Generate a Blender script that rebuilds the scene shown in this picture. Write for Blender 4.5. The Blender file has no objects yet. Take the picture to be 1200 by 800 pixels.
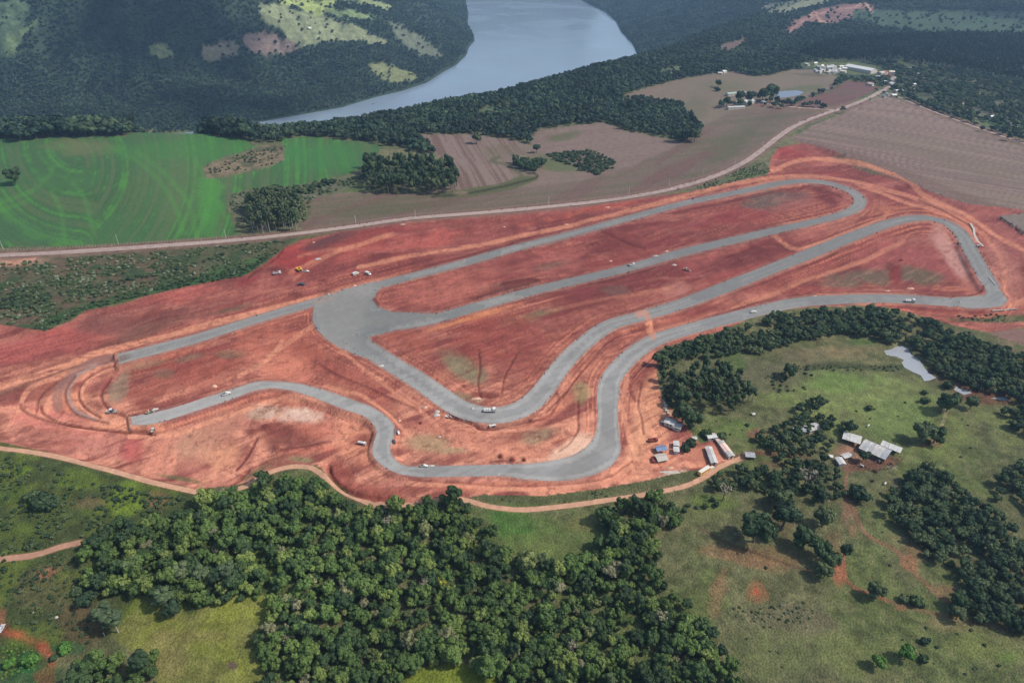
import bpy, math, random
import numpy as np
from mathutils import Vector, Matrix
S = bpy.context.scene
random.seed(7); RNG = np.random.default_rng(11)
R = math.radians
# ------------------------------------------------------------------ camera
CAM_H = 250.0; PITCH = R(32.0); FPX = 800.0          # photo is 1200 x 800
cd = bpy.data.cameras.new("camera"); cam = bpy.data.objects.new("camera", cd)
S.collection.objects.link(cam)
cam.location = (0, 0, CAM_H); cam.rotation_euler = (R(90) - PITCH, 0, 0)
cd.sensor_width = 36; cd.lens = 24; cd.clip_start = 1; cd.clip_end = 40000
S.camera = cam
# ------------------------------------------------------------------ sky, sun, exposure
SUN_EL, SUN_AZ = R(47), R(96)                        # azimuth measured clockwise from +Y (north)
w = bpy.data.worlds.new("World"); S.world = w; w.use_nodes = True
nt = w.node_tree; bg = nt.nodes["Background"]
sky = nt.nodes.new("ShaderNodeTexSky"); sky.sky_type = 'NISHITA'; sky.sun_disc = False
sky.sun_elevation = SUN_EL; sky.sun_rotation = SUN_AZ; sky.air_density = 1.0; sky.dust_density = 2.5; sky.altitude = 300
nt.links.new(sky.outputs[0], bg.inputs[0]); bg.inputs[1].default_value = 0.13
sl = bpy.data.lights.new("sun", 'SUN'); sun = bpy.data.objects.new("sun", sl); S.collection.objects.link(sun)
sl.energy = 3.2; sl.angle = R(2.5); sl.color = (1.0, 0.95, 0.87)
sd_ = Vector((math.sin(SUN_AZ) * math.cos(SUN_EL), math.cos(SUN_AZ) * math.cos(SUN_EL), math.sin(SUN_EL)))
sun.rotation_euler = sd_.to_track_quat('Z', 'Y').to_euler(); sun.location = (400, 0, 600)
S.view_settings.view_transform = 'Standard'; S.view_settings.look = 'None'
S.view_settings.exposure = 0.5; S.view_settings.gamma = 1
S.render.engine = 'CYCLES'
S.cycles.volume_bounces = 0
HAZE = 0.00008

# ------------------------------------------------------------------ numeric helpers
cp, sp_ = math.cos(PITCH), math.sin(PITCH)
def hash2(ix, iy, seed):
    h = (ix.astype(np.int64) * 374761393 + iy.astype(np.int64) * 668265263 + seed * 2147483647 // 7) & 0xffffffff
    h = ((h ^ (h >> 13)) * 1274126177) & 0xffffffff
    h = (h ^ (h >> 16)) & 0xffffffff
    return h / 4294967295.0
def vnoise(x, y, seed=0):
    ix = np.floor(x); iy = np.floor(y); fx = x - ix; fy = y - iy
    fx = fx * fx * (3 - 2 * fx); fy = fy * fy * (3 - 2 * fy)
    a = hash2(ix, iy, seed); b = hash2(ix + 1, iy, seed); c = hash2(ix, iy + 1, seed); d = hash2(ix + 1, iy + 1, seed)
    return (a * (1 - fx) + b * fx) * (1 - fy) + (c * (1 - fx) + d * fx) * fy
def fbm(x, y, scale, seed=0, octaves=4, gain=0.5):
    t = 0; amp = 1; tot = 0; s = 1.0 / scale
    for o in range(octaves):
        t = t + amp * vnoise(x * s + 13.7 * o, y * s - 7.3 * o, seed + o * 17); tot += amp; amp *= gain; s *= 2.03
    return t / tot                                    # 0..1, mean 0.5
def sm(e0, e1, x):
    t = np.clip((x - e0) / (e1 - e0), 0, 1); return t * t * (3 - 2 * t)
def seg_dist(px, py, pts, closed=False):
    """distance to polyline, signed side not used"""
    d = np.full(px.shape, 1e9)
    P = list(pts) + ([pts[0]] if closed else [])
    for (ax, ay), (bx, by) in zip(P[:-1], P[1:]):
        vx, vy = bx - ax, by - ay; L = vx * vx + vy * vy + 1e-9
        t = np.clip(((px - ax) * vx + (py - ay) * vy) / L, 0, 1)
        d = np.minimum(d, (px - ax - t * vx) ** 2 + (py - ay - t * vy) ** 2)
    return np.sqrt(d)
def inside(px, py, pts):
    c = np.zeros(px.shape, bool); n = len(pts)
    for i in range(n):
        ax, ay = pts[i]; bx, by = pts[i - 1]
        if ay == by: continue
        m = ((ay > py) != (by > py)) & (px < (bx - ax) * (py - ay) / (by - ay) + ax)
        c ^= m
    return c
def smooth(pts, closed=False, n=5):
    """Catmull-Rom"""
    P = [np.array(p, float) for p in pts]; N = len(P); out = []
    rng = range(N) if closed else range(N - 1)
    for i in rng:
        p0 = P[(i - 1) % N] if (closed or i > 0) else P[0] * 2 - P[1]
        p1 = P[i]; p2 = P[(i + 1) % N]
        p3 = P[(i + 2) % N] if (closed or i + 2 < N) else P[-1] * 2 - P[-2]
        for k in range(n):
            t = k / n
            out.append(0.5 * ((2 * p1) + (-p0 + p2) * t + (2 * p0 - 5 * p1 + 4 * p2 - p3) * t * t + (-p0 + 3 * p1 - 3 * p2 + p3) * t ** 3))
    if not closed: out.append(P[-1])
    return [tuple(p) for p in out]

# map coordinates (U,V): where a ground point of the plain z = 0 would lie; only a chart for outlines
def xy2uv(X, Y):
    th = np.arctan2(CAM_H, Y) - PITCH
    dep = Y * cp + CAM_H * sp_
    return 600 + FPX * X / dep, 400 + FPX * np.tan(th)
def uv2xy(U, V):
    th = PITCH + np.arctan((V - 400) / FPX)
    Y = CAM_H / np.tan(th); dep = Y * cp + CAM_H * sp_
    return (U - 600) / FPX * dep, Y
def onlevel(u, v, z):
    """photo pixel on the level z"""
    du = (u - 600) / FPX; dv = (400 - v) / FPX
    dy = cp + dv * sp_; dz = -sp_ + dv * cp
    t = (z - CAM_H) / dz
    return (du * t, dy * t)

# ------------------------------------------------------------------ landform
LAKE_Z = -150.0
far_shore = [(-500, 160), (-200, 160), (0, 160), (150, 159), (215, 156), (270, 148), (310, 142), (350, 135), (400, 126), (440, 114), (470, 107), (500, 97), (520, 84), (535, 76), (547, 64), (549, 56), (556, 48), (555, 40), (548, 30), (549, 14), (546, 6), (546, -12)]
right_shore = [(655, -12), (680, 0), (692, 6), (712, 16), (722, 26), (728, 38), (740, 50), (747, 64), (748, 74)]
lake_poly = [onlevel(u, v, LAKE_Z) for u, v in far_shore + right_shore]
lake_poly += [(230, 2050), (120, 1850), (-60, 1650), (-250, 1420), (-430, 1260), (-600, 1280), (-1100, 1290), (-2000, 1290), (-2600, 1340)]
def lake_sd(X, Y):
    d = seg_dist(X, Y, lake_poly, True); i = inside(X, Y, lake_poly)
    return np.where(i, -d, d)
GA = []
def H0(X, Y, lsd=None):
    X = np.asarray(X, float); Y = np.asarray(Y, float)
    z = (fbm(X, Y, 420, 3, 3) - .5) * 16 + (fbm(X, Y, 150, 9, 3) - .5) * 5
    near = sm(420, 150, Y) ; z = z - 14 * near                       # the wooded slope towards the camera
    z = z - 9 * np.exp(-(((X - 280) / 170) ** 2 + ((Y - 330) / 140) ** 2))   # farm hollow on the right
    z = z + 7 * np.exp(-(((X + 420) / 260) ** 2 + ((Y - 760) / 140) ** 2))   # round back of the green field
    z = z - 7 * np.exp(-(((X + 60) / 90) ** 2 + ((Y - 900) / 90) ** 2))
    z = z + 6 * np.exp(-(((X + 470) / 210) ** 2 + ((Y - 925) / 60) ** 2))
    far = Y > 850
    if far.any():
        xf, yf = X[far] if X.ndim else X, Y[far] if Y.ndim else Y
        d = lake_sd(xf, yf) if lsd is None else lsd[far]
        left = sm(200, -200, xf - (yf - 1500) * 0.12) * sm(1380, 1500, yf - xf * 0.0)      # beyond the water on the left
        rb = sm(2100, 2700, yf) * (1 - left)
        rid = fbm(xf, yf, 330, 21, 5, .55) - .5
        slope = 0.46 * (1 - left) * (1 - rb) + 0.34 * left + 0.26 * rb
        bank = LAKE_Z + slope * d * (1 + (.6 * rb + 1.2 * left) * rid) + (40 * rb + 130 * left) * rid * sm(20, 250, d)
        cap = 1e3 * left + (1 - left) * (z[far] if z.ndim else z) + 60 * rb
        cap = cap + (1 - left) * 14 * sm(1500, 2600, yf)
        k = 22.0
        h = np.clip(.5 + .5 * (cap - bank) / k, 0, 1)
        m = cap * (1 - h) + bank * h - k * h * (1 - h)
        m = np.where(d < 0, LAKE_Z - 6 * sm(0, -15, d), np.maximum(m, LAKE_Z + np.minimum(d * .25, 3) - .3))
        m = np.minimum(m, 420)
        if z.ndim: z[far] = m
        else: z = m
    return z
def project(X, Y, Z):
    dep = Y * cp - (Z - CAM_H) * sp_; up = Y * sp_ + (Z - CAM_H) * cp
    return 600 + FPX * X / dep, 400 - FPX * up / dep
def march(us, vs, hf, lift=0.0, far=9000):
    us = np.asarray(us, float); vs = np.asarray(vs, float)
    du = (us - 600) / FPX; dv = (400 - vs) / FPX
    dy = cp + dv * sp_; dz = -sp_ + dv * cp
    T = np.geomspace(150, far, 900)
    X = du[:, None] / dy[:, None] * T[None]; Y = np.broadcast_to(T[None], X.shape); Zr = CAM_H + (dz / dy)[:, None] * T[None]
    g = Zr - hf(X.ravel(), Y.ravel().copy()).reshape(X.shape) - lift
    hit = g <= 0; hit[:, -1] = True
    k = np.argmax(hit, 1); k = np.maximum(k, 1); n = np.arange(len(us))
    a, b = g[n, k - 1], g[n, k]; f = np.clip(a / (a - b + 1e-9), 0, 1)
    t = T[k - 1] + (T[k] - T[k - 1]) * f
    return du / dy * t, t
def to_uv(pts):
    a = np.array(pts, float); X, Y = march(a[:, 0], a[:, 1], H0); U, V = xy2uv(X, Y)
    return list(zip(U.tolist(), V.tolist()))
def ribbon(pts, width, n=5):
    """outline in map coordinates of a strip of real width (metres) along photo points"""
    a = np.array(smooth(pts, False, n)); X, Y = march(a[:, 0], a[:, 1], H0)
    w_ = np.interp(np.linspace(0, 1, len(X)), np.linspace(0, 1, len(width)), width) if hasattr(width, '__len__') else np.full(len(X), width)
    tx = np.gradient(X); ty = np.gradient(Y); L = np.hypot(tx, ty) + 1e-9; nx, ny = -ty / L, tx / L
    l = np.stack(xy2uv(X + nx * w_ / 2, Y + ny * w_ / 2), 1); r = np.stack(xy2uv(X - nx * w_ / 2, Y - ny * w_ / 2), 1)
    return [tuple(p) for p in np.concatenate([l, r[::-1]])]
def quadstrip(poly): return poly

# ------------------------------------------------------------------ outlines traced on the photograph
TW = 13.2
track_polys = [
    ribbon([(138, 421), (200, 405), (233, 396), (283, 380), (333, 365), (385, 350), (467, 328), (533, 311), (600, 292), (667, 275), (733, 257), (800, 239), (867, 225), (915, 215), (945, 212.5), (975, 216), (1000, 226), (1008, 237), (998, 247), (967, 257), (900, 272), (800, 296), (733, 315), (633, 339), (567, 357), (500, 376), (450, 384), (415, 392)], [TW, TW, 12.6, 12.4, 12.2, 12.2, 12.2, 12, 12, 12, 12.5, 13.2, 13, 12, 11.5, 11.5, 11.5, 11.5, 12, 12.5, 13, 13], 5),
    # the wide apron at the meeting of the straights
    to_uv([(372, 353), (400, 340), (440, 330), (455, 332), (443, 341), (437, 352), (443, 360), (460, 366), (500, 368), (520, 366), (530, 374), (500, 380), (460, 388), (433, 395), (436, 400), (447, 410), (452, 418), (440, 424), (415, 415), (397, 407), (383, 398), (371, 386), (366, 376), (367, 363)]),
    ribbon([(410, 395), (430, 408), (450, 421), (492, 447), (525, 470), (545, 481), (573, 487), (598, 484), (620, 474), (637, 457), (657, 430), (680, 406), (713, 382), (753, 370), (800, 356), (867, 330), (933, 304), (1000, 277), (1045, 261), (1080, 255.5), (1108, 261), (1126, 274), (1139, 297), (1151, 318), (1162, 336)], [14.6] * 5 + [TW] * 8, 5),
    to_uv([(1145, 325), (1158, 325), (1172, 340), (1181, 352), (1176, 358), (1160, 361), (1140, 361.5), (1115, 360), (1083, 357), (1083, 347.5), (1110, 349), (1135, 348), (1153, 346), (1156, 342), (1153, 335)]),
    ribbon([(1125, 355), (1083, 352), (1040, 350), (1000, 350.5), (933, 355), (867, 370), (800, 388), (767, 399), (743, 414), (723, 434), (713, 453), (712, 480)], TW, 5),
    # lower bends, both edges traced
    to_uv(smooth([(702, 455), (701, 475), (700, 493), (697, 510), (688, 523), (667, 535), (633, 542), (600, 544), (543, 545.5), (493, 546.5), (473, 545), (461, 536), (457.5, 523), (463, 507), (459, 494), (440, 479), (420, 471), (400, 463.5), (375, 455.5), (350, 449.5), (323, 447), (300, 447.5), (275, 455), (245, 464.5), (200, 479), (153, 488.6)], False, 3)
          + smooth([(154.5, 498.5), (181, 496.8), (218, 485.8), (245, 477), (273, 467.5), (293, 460), (308, 456.5), (322, 455.5), (343, 458.5), (370, 467), (400, 479), (424, 487), (436, 496), (441, 507), (437, 521), (437, 534), (448, 546), (466, 555), (493, 559), (540, 558.5), (587, 558), (612, 561.5), (640, 563.5), (667, 563), (697, 556), (717, 545), (727, 530), (726, 512), (724, 490), (724.5, 470), (727, 455)], False, 3)),
]
road_line = [(-140, 305), (-60, 303), (0, 299), (67, 296), (200, 287), (300, 279), (400, 267), (480, 256), (567, 249), (633, 243), (700, 236), (760, 227), (800, 218), (833, 208), (867, 193), (890, 178), (910, 162), (933, 147), (967, 133), (987, 127), (1013, 117), (1035, 106), (1046, 98), (1047, 90), (1040, 85)]
road_polys = [ribbon(road_line, 8, 5),
    ribbon([(980, 129), (933, 126), (897, 121.5), (875, 119)], 5, 4),
    ribbon([(1040, 108), (1070, 121), (1100, 133), (1167, 157), (1200, 168), (1280, 198)], 5, 4)]
dirt_polys = [ribbon([(-120, 515), (0, 525), (67, 535), (133, 552), (183, 566), (233, 577)], 3.1, 4),
    ribbon([(270, 574), (287, 570), (310, 556), (337, 547.5), (363, 547.5), (383, 560), (403, 576), (437, 591)], 3.1, 4),
    ribbon([(437, 591), (475, 592), (520, 584), (547, 586), (573, 593), (613, 597), (667, 592), (717, 585), (750, 580), (800, 570), (825, 559), (845, 546), (875, 534)], 3.1, 4),
    ribbon([(-120, 668), (0, 655), (40, 650), (70, 641), (98, 634)], 3.4, 4)]
green_polys = [to_uv([(-260, 168), (0, 162.5), (23, 165.5), (67, 160.5), (110, 160), (150, 160), (187, 156), (253, 160), (290, 165), (300, 172), (285, 178), (262, 184), (247, 191), (238, 196), (240, 208), (250, 210), (280, 204), (320, 195), (333, 187), (335, 172), (330, 163), (365, 160), (400, 163.5), (450, 170), (436, 186), (420, 200), (400, 206), (340, 218), (290, 222), (267, 227), (268, 245), (275, 265), (284, 276), (207, 281.5), (80, 288), (0, 290), (-260, 298)])]
plough_polys = [
    to_uv([(926, 163), (950, 149), (985, 134), (1012, 122), (1038, 111), (1070, 124), (1100, 136), (1167, 160), (1200, 172), (1330, 215), (1330, 275), (1200, 246), (1183, 243), (1133, 238), (1090, 224), (1047, 201), (1007, 187), (973, 175), (945, 168)]),
    to_uv([(930, 123.5), (945, 117), (975, 106), (993, 95), (1015, 97), (1033, 103), (1008, 115), (982, 125)]),
    to_uv([(357, 237), (378, 230), (400, 226), (440, 225), (480, 226), (510, 224), (537, 214), (530, 195), (507, 177), (483, 157), (520, 157), (560, 158), (600, 163), (613, 167), (624, 171), (622, 160), (633, 152), (665, 148), (707, 143), (733, 153), (770, 160), (800, 166), (822, 160), (820, 148), (806, 136), (800, 124), (780, 120), (728, 114), (760, 103), (800, 93), (830, 87), (860, 84), (885, 90), (905, 88), (930, 82), (955, 82), (985, 91), (975, 104), (940, 117), (925, 121), (897, 119), (895, 125), (930, 129), (966, 131), (930, 145), (905, 161), (885, 178), (862, 192), (830, 206), (797, 216), (757, 225), (700, 233.5), (633, 240), (567, 246), (480, 253), (400, 264), (355, 270), (352, 262), (366, 250)]),
    to_uv([(1172, 253), (1200, 249), (1300, 255), (1300, 320), (1200, 272), (1185, 262)]),
    to_uv([(1158, 390), (1200, 384), (1300, 380), (1300, 430), (1200, 404), (1175, 396)]),
]
red_polys = [to_uv([(-200, 378), (0, 380), (30, 385), (53, 387.5), (83, 376), (100, 364), (140, 357), (167, 348), (200, 340), (233, 333), (287, 323), (313, 307), (333, 291), (353, 281), (400, 271), (480, 259), (567, 252.5), (633, 246), (700, 240), (760, 231), (800, 226), (850, 215), (900, 205), (903, 185), (912, 173), (940, 167), (977, 174), (1007, 187), (1047, 201), (1090, 225), (1133, 239), (1183, 243), (1200, 246), (1330, 276), (1330, 380), (1200, 384), (1158, 389), (1130, 384), (1083, 371), (1040, 360), (1000, 358), (940, 361), (910, 364), (880, 372), (850, 386), (800, 401), (772, 409), (770, 440), (776, 467), (797, 488), (808, 505), (820, 520), (840, 515), (858, 537), (872, 536), (850, 546), (800, 553), (750, 564), (700, 573), (633, 581), (567, 579), (547, 583), (520, 582), (475, 590), (437, 589), (410, 575), (390, 560), (372, 545), (340, 545), (310, 553), (287, 566), (267, 569), (227, 573), (207, 568), (167, 560), (120, 547), (67, 533), (43, 527), (0, 518), (-200, 500)])]
pond_polys = [to_uv([(1036, 409), (1046, 407), (1050, 404), (1056, 402.5), (1064, 405), (1068, 414), (1078, 421), (1082, 429), (1088, 437), (1097, 443), (1090, 446), (1083, 447), (1079, 440), (1070, 436), (1060, 430), (1057, 424), (1060, 421), (1050, 416), (1040, 415)]),
    to_uv([(1118, 456), (1121, 451), (1127, 456), (1133, 455), (1139, 460), (1130, 462)]),
    to_uv([(908, 108), (920, 106.5), (934, 106), (942, 108), (939, 111), (926, 113), (912, 114.5)]),
    to_uv([(1160, 466), (1170, 465), (1178, 464), (1184, 469), (1172, 468)])]
shadeless = None
# ------------------------------------------------------------------ the terrain chart
cols = np.concatenate([np.linspace(-420, -12, 70), np.linspace(-10, 1210, 850), np.linspace(1212, 1620, 70)])
Vn = np.arange(905, 150, -1.35); Yn = uv2xy(np.zeros_like(Vn), Vn)[1]
Yl = list(Yn)
while Yl[-1] < 9000: Yl.append(Yl[-1] + min(max(uv2xy(0, 0)[1] * 0 + 7.5, 7.5), 1e9) * (1 if Yl[-1] < 2300 else (Yl[-1] / 2300) ** 2.2))
rowsY = np.array(Yl); NR, NC = len(rowsY), len(cols)
rowV = xy2uv(np.zeros(NR), rowsY)[1]
U = np.broadcast_to(cols[None], (NR, NC)).astype(float).copy(); V = np.broadcast_to(rowV[:, None], (NR, NC)).astype(float).copy()
cu = np.gradient(cols)[None] * np.ones((NR, 1)); cv = np.abs(np.gradient(rowV))[:, None] * np.ones((1, NC))
print("terrain", NR, NC)
def sub(poly, pad):
    a = np.array(poly); return (a[:, 0].min() - pad, a[:, 0].max() + pad, a[:, 1].min() - pad, a[:, 1].max() + pad)
def masked(poly, pad=0):
    x0, x1, y0, y1 = sub(poly, pad)
    return (U >= x0) & (U <= x1) & (V >= y0) & (V <= y1)
# pull chart vertices onto the outlines so that edges run clean
SN = np.zeros((NR, NC), bool)
def snap(polys):
    for poly in polys:
        m = masked(poly, 2); i = np.nonzero(m)
        if not len(i[0]): continue
        x, y = U[i], V[i]; su, sv = cu[i], cv[i]
        best = np.full(x.shape, 1e9); bx = x.copy(); by = y.copy()
        P = list(poly) + [poly[0]]
        for (ax, ay), (cx, cy) in zip(P[:-1], P[1:]):
            near = (x > min(ax, cx) - 2) & (x < max(ax, cx) + 2) & (y > min(ay, cy) - 2) & (y < max(ay, cy) + 2)
            if not near.any(): continue
            xx, yy = x[near] / su[near], y[near] / sv[near]
            a0, a1 = ax / su[near], ay / sv[near]; b0, b1 = cx / su[near], cy / sv[near]
            vx, vy = b0 - a0, b1 - a1; L = vx * vx + vy * vy + 1e-9
            t = np.clip(((xx - a0) * vx + (yy - a1) * vy) / L, 0, 1)
            qx, qy = a0 + t * vx, a1 + t * vy; d = (xx - qx) ** 2 + (yy - qy) ** 2
            k = np.nonzero(near)[0]; u_ = d < best[k]; kk = k[u_]
            best[kk] = d[u_]; bx[kk] = (qx * su[near])[u_]; by[kk] = (qy * sv[near])[u_]
        s = best < 0.27
        x[s] = bx[s]; y[s] = by[s]; U[i] = x; V[i] = y; SN[(i[0][s], i[1][s])] = True
snap(green_polys + plough_polys + pond_polys + dirt_polys + road_polys + track_polys)
X, Y = uv2xy(U, V)
PX, PY = X.ravel(), Y.ravel()
LSD = lake_sd(PX, PY)
Z = H0(PX, PY, LSD)
UU, VV = U.ravel(), V.ravel()
def polymask(polys, fu=None, fv=None):
    fu = UU if fu is None else fu; fv = VV if fv is None else fv
    m = np.zeros(fu.shape, bool)
    for p in polys:
        x0, x1, y0, y1 = sub(p, 0); i = np.nonzero((fu >= x0) & (fu <= x1) & (fv >= y0) & (fv <= y1))[0]
        m[i] |= inside(fu[i], fv[i], p)
    return m
def dist_to(polys, reach, closed=True):
    d = np.full(UU.shape, 1e3)
    for p in polys:
        P = list(p) + ([p[0]] if closed else [])
        for a, b in zip(P[:-1], P[1:]):
            x0, x1 = min(a[0], b[0]) - reach, max(a[0], b[0]) + reach; y0, y1 = min(a[1], b[1]) - reach, max(a[1], b[1]) + reach
            j0, j1 = np.searchsorted(cols, [x0 - 2, x1 + 2]); i0 = np.searchsorted(-rowV, -(y1 + 2)); i1 = np.searchsorted(-rowV, -(y0 - 2))
            if j1 <= j0 or i1 <= i0: continue
            idx = (np.arange(i0, i1)[:, None] * NC + np.arange(j0, j1)[None]).ravel()
            d[idx] = np.minimum(d[idx], seg_dist(UU[idx], VV[idx], [a, b]))
    return d
m_track = polymask(track_polys); m_road = polymask(road_polys); m_dirt = polymask(dirt_polys)
m_green = polymask(green_polys); m_red = polymask(red_polys); m_pond = polymask(pond_polys)
d_track = dist_to(track_polys, 26); d_track[m_track] = 0
d_road = dist_to(road_polys, 8); d_road[m_road] = 0
d_red = dist_to(red_polys, 10); d_dirt = dist_to(dirt_polys, 5); d_dirt[m_dirt] = 0; d_pond = dist_to(pond_polys, 2); d_pond[m_pond] = 0
# ------------------------------------------------------------------ relief and ground colours
IU, IV = project(PX, PY, Z)
near_m = PY < 1450
far_m = (PY > 1300)
K_ALB = 0.80
def rgb(r, g, b): 
    c = np.array([r, g, b]) / 255.0
    return np.where(c <= .04045, c / 12.92, ((c + .055) / 1.055) ** 2.4) * K_ALB
nA = fbm(PX, PY, 60, 31, 4); nB = fbm(PX, PY, 14, 37, 4); nC = fbm(PX, PY, 4, 41, 3); nD = fbm(PX, PY, 160, 43, 4)
nw1 = (fbm(PX, PY, 30, 51, 3) - .5); nw2 = (fbm(PX, PY, 30, 57, 3) - .5)
def aniso(ang, L, W, seed, warp=0):
    c, s = math.cos(ang), math.sin(ang)
    a = PX * c + PY * s; b = -PX * s + PY * c
    return fbm(a / L + warp * nw1, b / W + warp * nw2, 1.0, seed, 3)
def wang(p, q):
    (x1, x2), (y1, y2) = march([p[0], q[0]], [p[1], q[1]], H0); return math.atan2(y2 - y1, x2 - x1)
COL = np.empty((len(PX), 3))
COL[:] = rgb(94, 96, 68)
def mix(m, c, dom=None):
    global COL
    m = np.clip(m, 0, 1)
    if dom is not None: m = m * dom
    i = m > 0.004
    c = np.asarray(c)
    COL[i] = COL[i] * (1 - m[i, None]) + (c if c.ndim == 1 else c[i]) * m[i, None]
def ell(cx, cy, rx, ry, ang=0, soft=.5, wob=.9):
    a = R(ang); dx, dy = IU - cx, IV - cy
    p = (dx * math.cos(a) + dy * math.sin(a)) / rx; q = (-dx * math.sin(a) + dy * math.cos(a)) / ry
    r = np.sqrt(p * p + q * q) + (nA - .5) * wob + (nB - .5) * wob
    return 1 - sm(1 - soft, 1 + soft * .6, r)
def pol(pts, soft=3, wob=6):
    """soft-edged patch from photo points"""
    i = inside(IU, IV, pts)
    x0, x1, y0, y1 = sub(pts, soft + wob + 2); b = (IU > x0) & (IU < x1) & (IV > y0) & (IV < y1)
    d = np.full(IU.shape, 99.); d[b] = seg_dist(IU[b], IV[b], pts, True)
    s = np.where(i, -d, d) + (nB - .5) * wob * 1.6 + (nA - .5) * wob
    return 1 - sm(-soft, soft, s)
def lin(pts, wd, soft=1.0, wob=1.0, n=4):
    P = smooth(pts, False, n) if n > 1 else pts
    x0, x1, y0, y1 = sub(P, wd + soft + 4); b = (IU > x0) & (IU < x1) & (IV > y0) & (IV < y1)
    d = np.full(IU.shape, 99.); d[b] = seg_dist(IU[b] + nw1[b] * wob * 3, IV[b] + nw2[b] * wob * 3, P)
    return 1 - sm(wd / 2, wd / 2 + soft, d)
def sd_near(pts, pad):
    x0, x1, y0, y1 = sub(pts, pad); b = (IU > x0) & (IU < x1) & (IV > y0) & (IV < y1)
    d = np.full(IU.shape, 99.); d[b] = seg_dist(IU[b], IV[b], pts); return d
DZ = np.zeros(len(PX))
# ---------- hillsides beyond the water: forest floor with clearings
hill = (PY > 1150) & (LSD < 900) | (PY > 1500)
hl = sm(60, 160, PY - 1000) * 0
mix(far_m * 1.0, rgb(52, 66, 52))
FAR_CLEAR = [  # (outline, colour)
    ([(-10, 0), (22, 0), (38, 8), (36, 20), (24, 34), (14, 50), (8, 62), (-10, 70)], (80, 98, 72)),
    ([(8, 44), (24, 34), (42, 24), (44, 28), (28, 44), (16, 62), (6, 66)], (98, 114, 78)),
    ([(176, 54), (186, 50), (200, 54), (204, 62), (192, 71), (180, 66)], (112, 122, 84)),
    ([(318, 0), (400, 0), (390, 10), (372, 14), (352, 8), (330, 6)], (150, 160, 98)),
    ([(300, 6), (330, 4), (352, 12), (392, 22), (420, 30), (440, 42), (455, 52), (440, 54), (410, 48), (372, 50), (352, 56), (340, 48), (330, 36), (308, 26)], (128, 134, 100)),
    ([(352, 8), (372, 4), (385, 14), (372, 18)], (150, 162, 96)),
    ([(288, 40), (312, 38), (338, 46), (352, 58), (330, 64), (300, 62), (284, 54)], (124, 108, 98)),
    ([(238, 55), (262, 48), (282, 54), (276, 64), (250, 72), (236, 66)], (118, 112, 92)),
    ([(380, 10), (420, 12), (440, 20), (424, 26), (396, 20)], (112, 128, 86)),
    ([(400, 0), (440, 0), (462, 8), (450, 12), (420, 8)], (132, 142, 98)),
    ([(430, 74), (448, 72), (470, 80), (492, 88), (488, 95), (462, 97), (440, 90)], (116, 120, 82)),
    ([(455, 24), (480, 34), (500, 46), (520, 66), (505, 70), (480, 58), (462, 40)], (98, 104, 84)),
    ([(888, 10), (905, 2), (945, 0), (975, -6), (990, -6), (960, 8), (930, 16), (900, 18)], (124, 126, 102)),
    ([(918, 40), (930, 24), (960, 12), (985, 6), (1015, 4), (1030, 10), (1010, 20), (985, 28), (950, 30), (928, 42)], (128, 96, 88)),
    ([(1000, 14), (1030, 12), (1100, 13), (1200, 14), (1290, 16), (1290, 44), (1200, 44), (1140, 42), (1080, 38), (1030, 32), (1000, 24)], (62, 80, 58)),
    ([(838, 58), (855, 50), (872, 44), (878, 50), (862, 58), (845, 63)], (112, 92, 82)),
    ([(560, 131), (575, 126), (590, 120), (600, 118), (598, 123), (575, 131)], (88, 104, 76)),
    ([(768, 82), (785, 78), (800, 79), (798, 86), (776, 88)], (92, 106, 78)),
]
FC = np.zeros(len(PX))
for P, c in FAR_CLEAR:
    m = pol(P, 1.5, 5) * (PY > 1050); mix(m, rgb(*c) * (.85 + .3 * nA[:, None])); FC = np.maximum(FC, m)
mix(lin([(945, 22), (955, 14), (960, 24), (975, 30)], 1.5, 1) * (PY > 1300), rgb(170, 130, 112))
mix(lin([(1005, 8), (1014, 4), (1022, 14)], 2, 1) * (PY > 1300), rgb(176, 140, 120))
mix(lin([(920, 45), (935, 28), (968, 14), (1008, 8)], 1.5, 1) * (PY > 1300), rgb(150, 116, 104))
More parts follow.
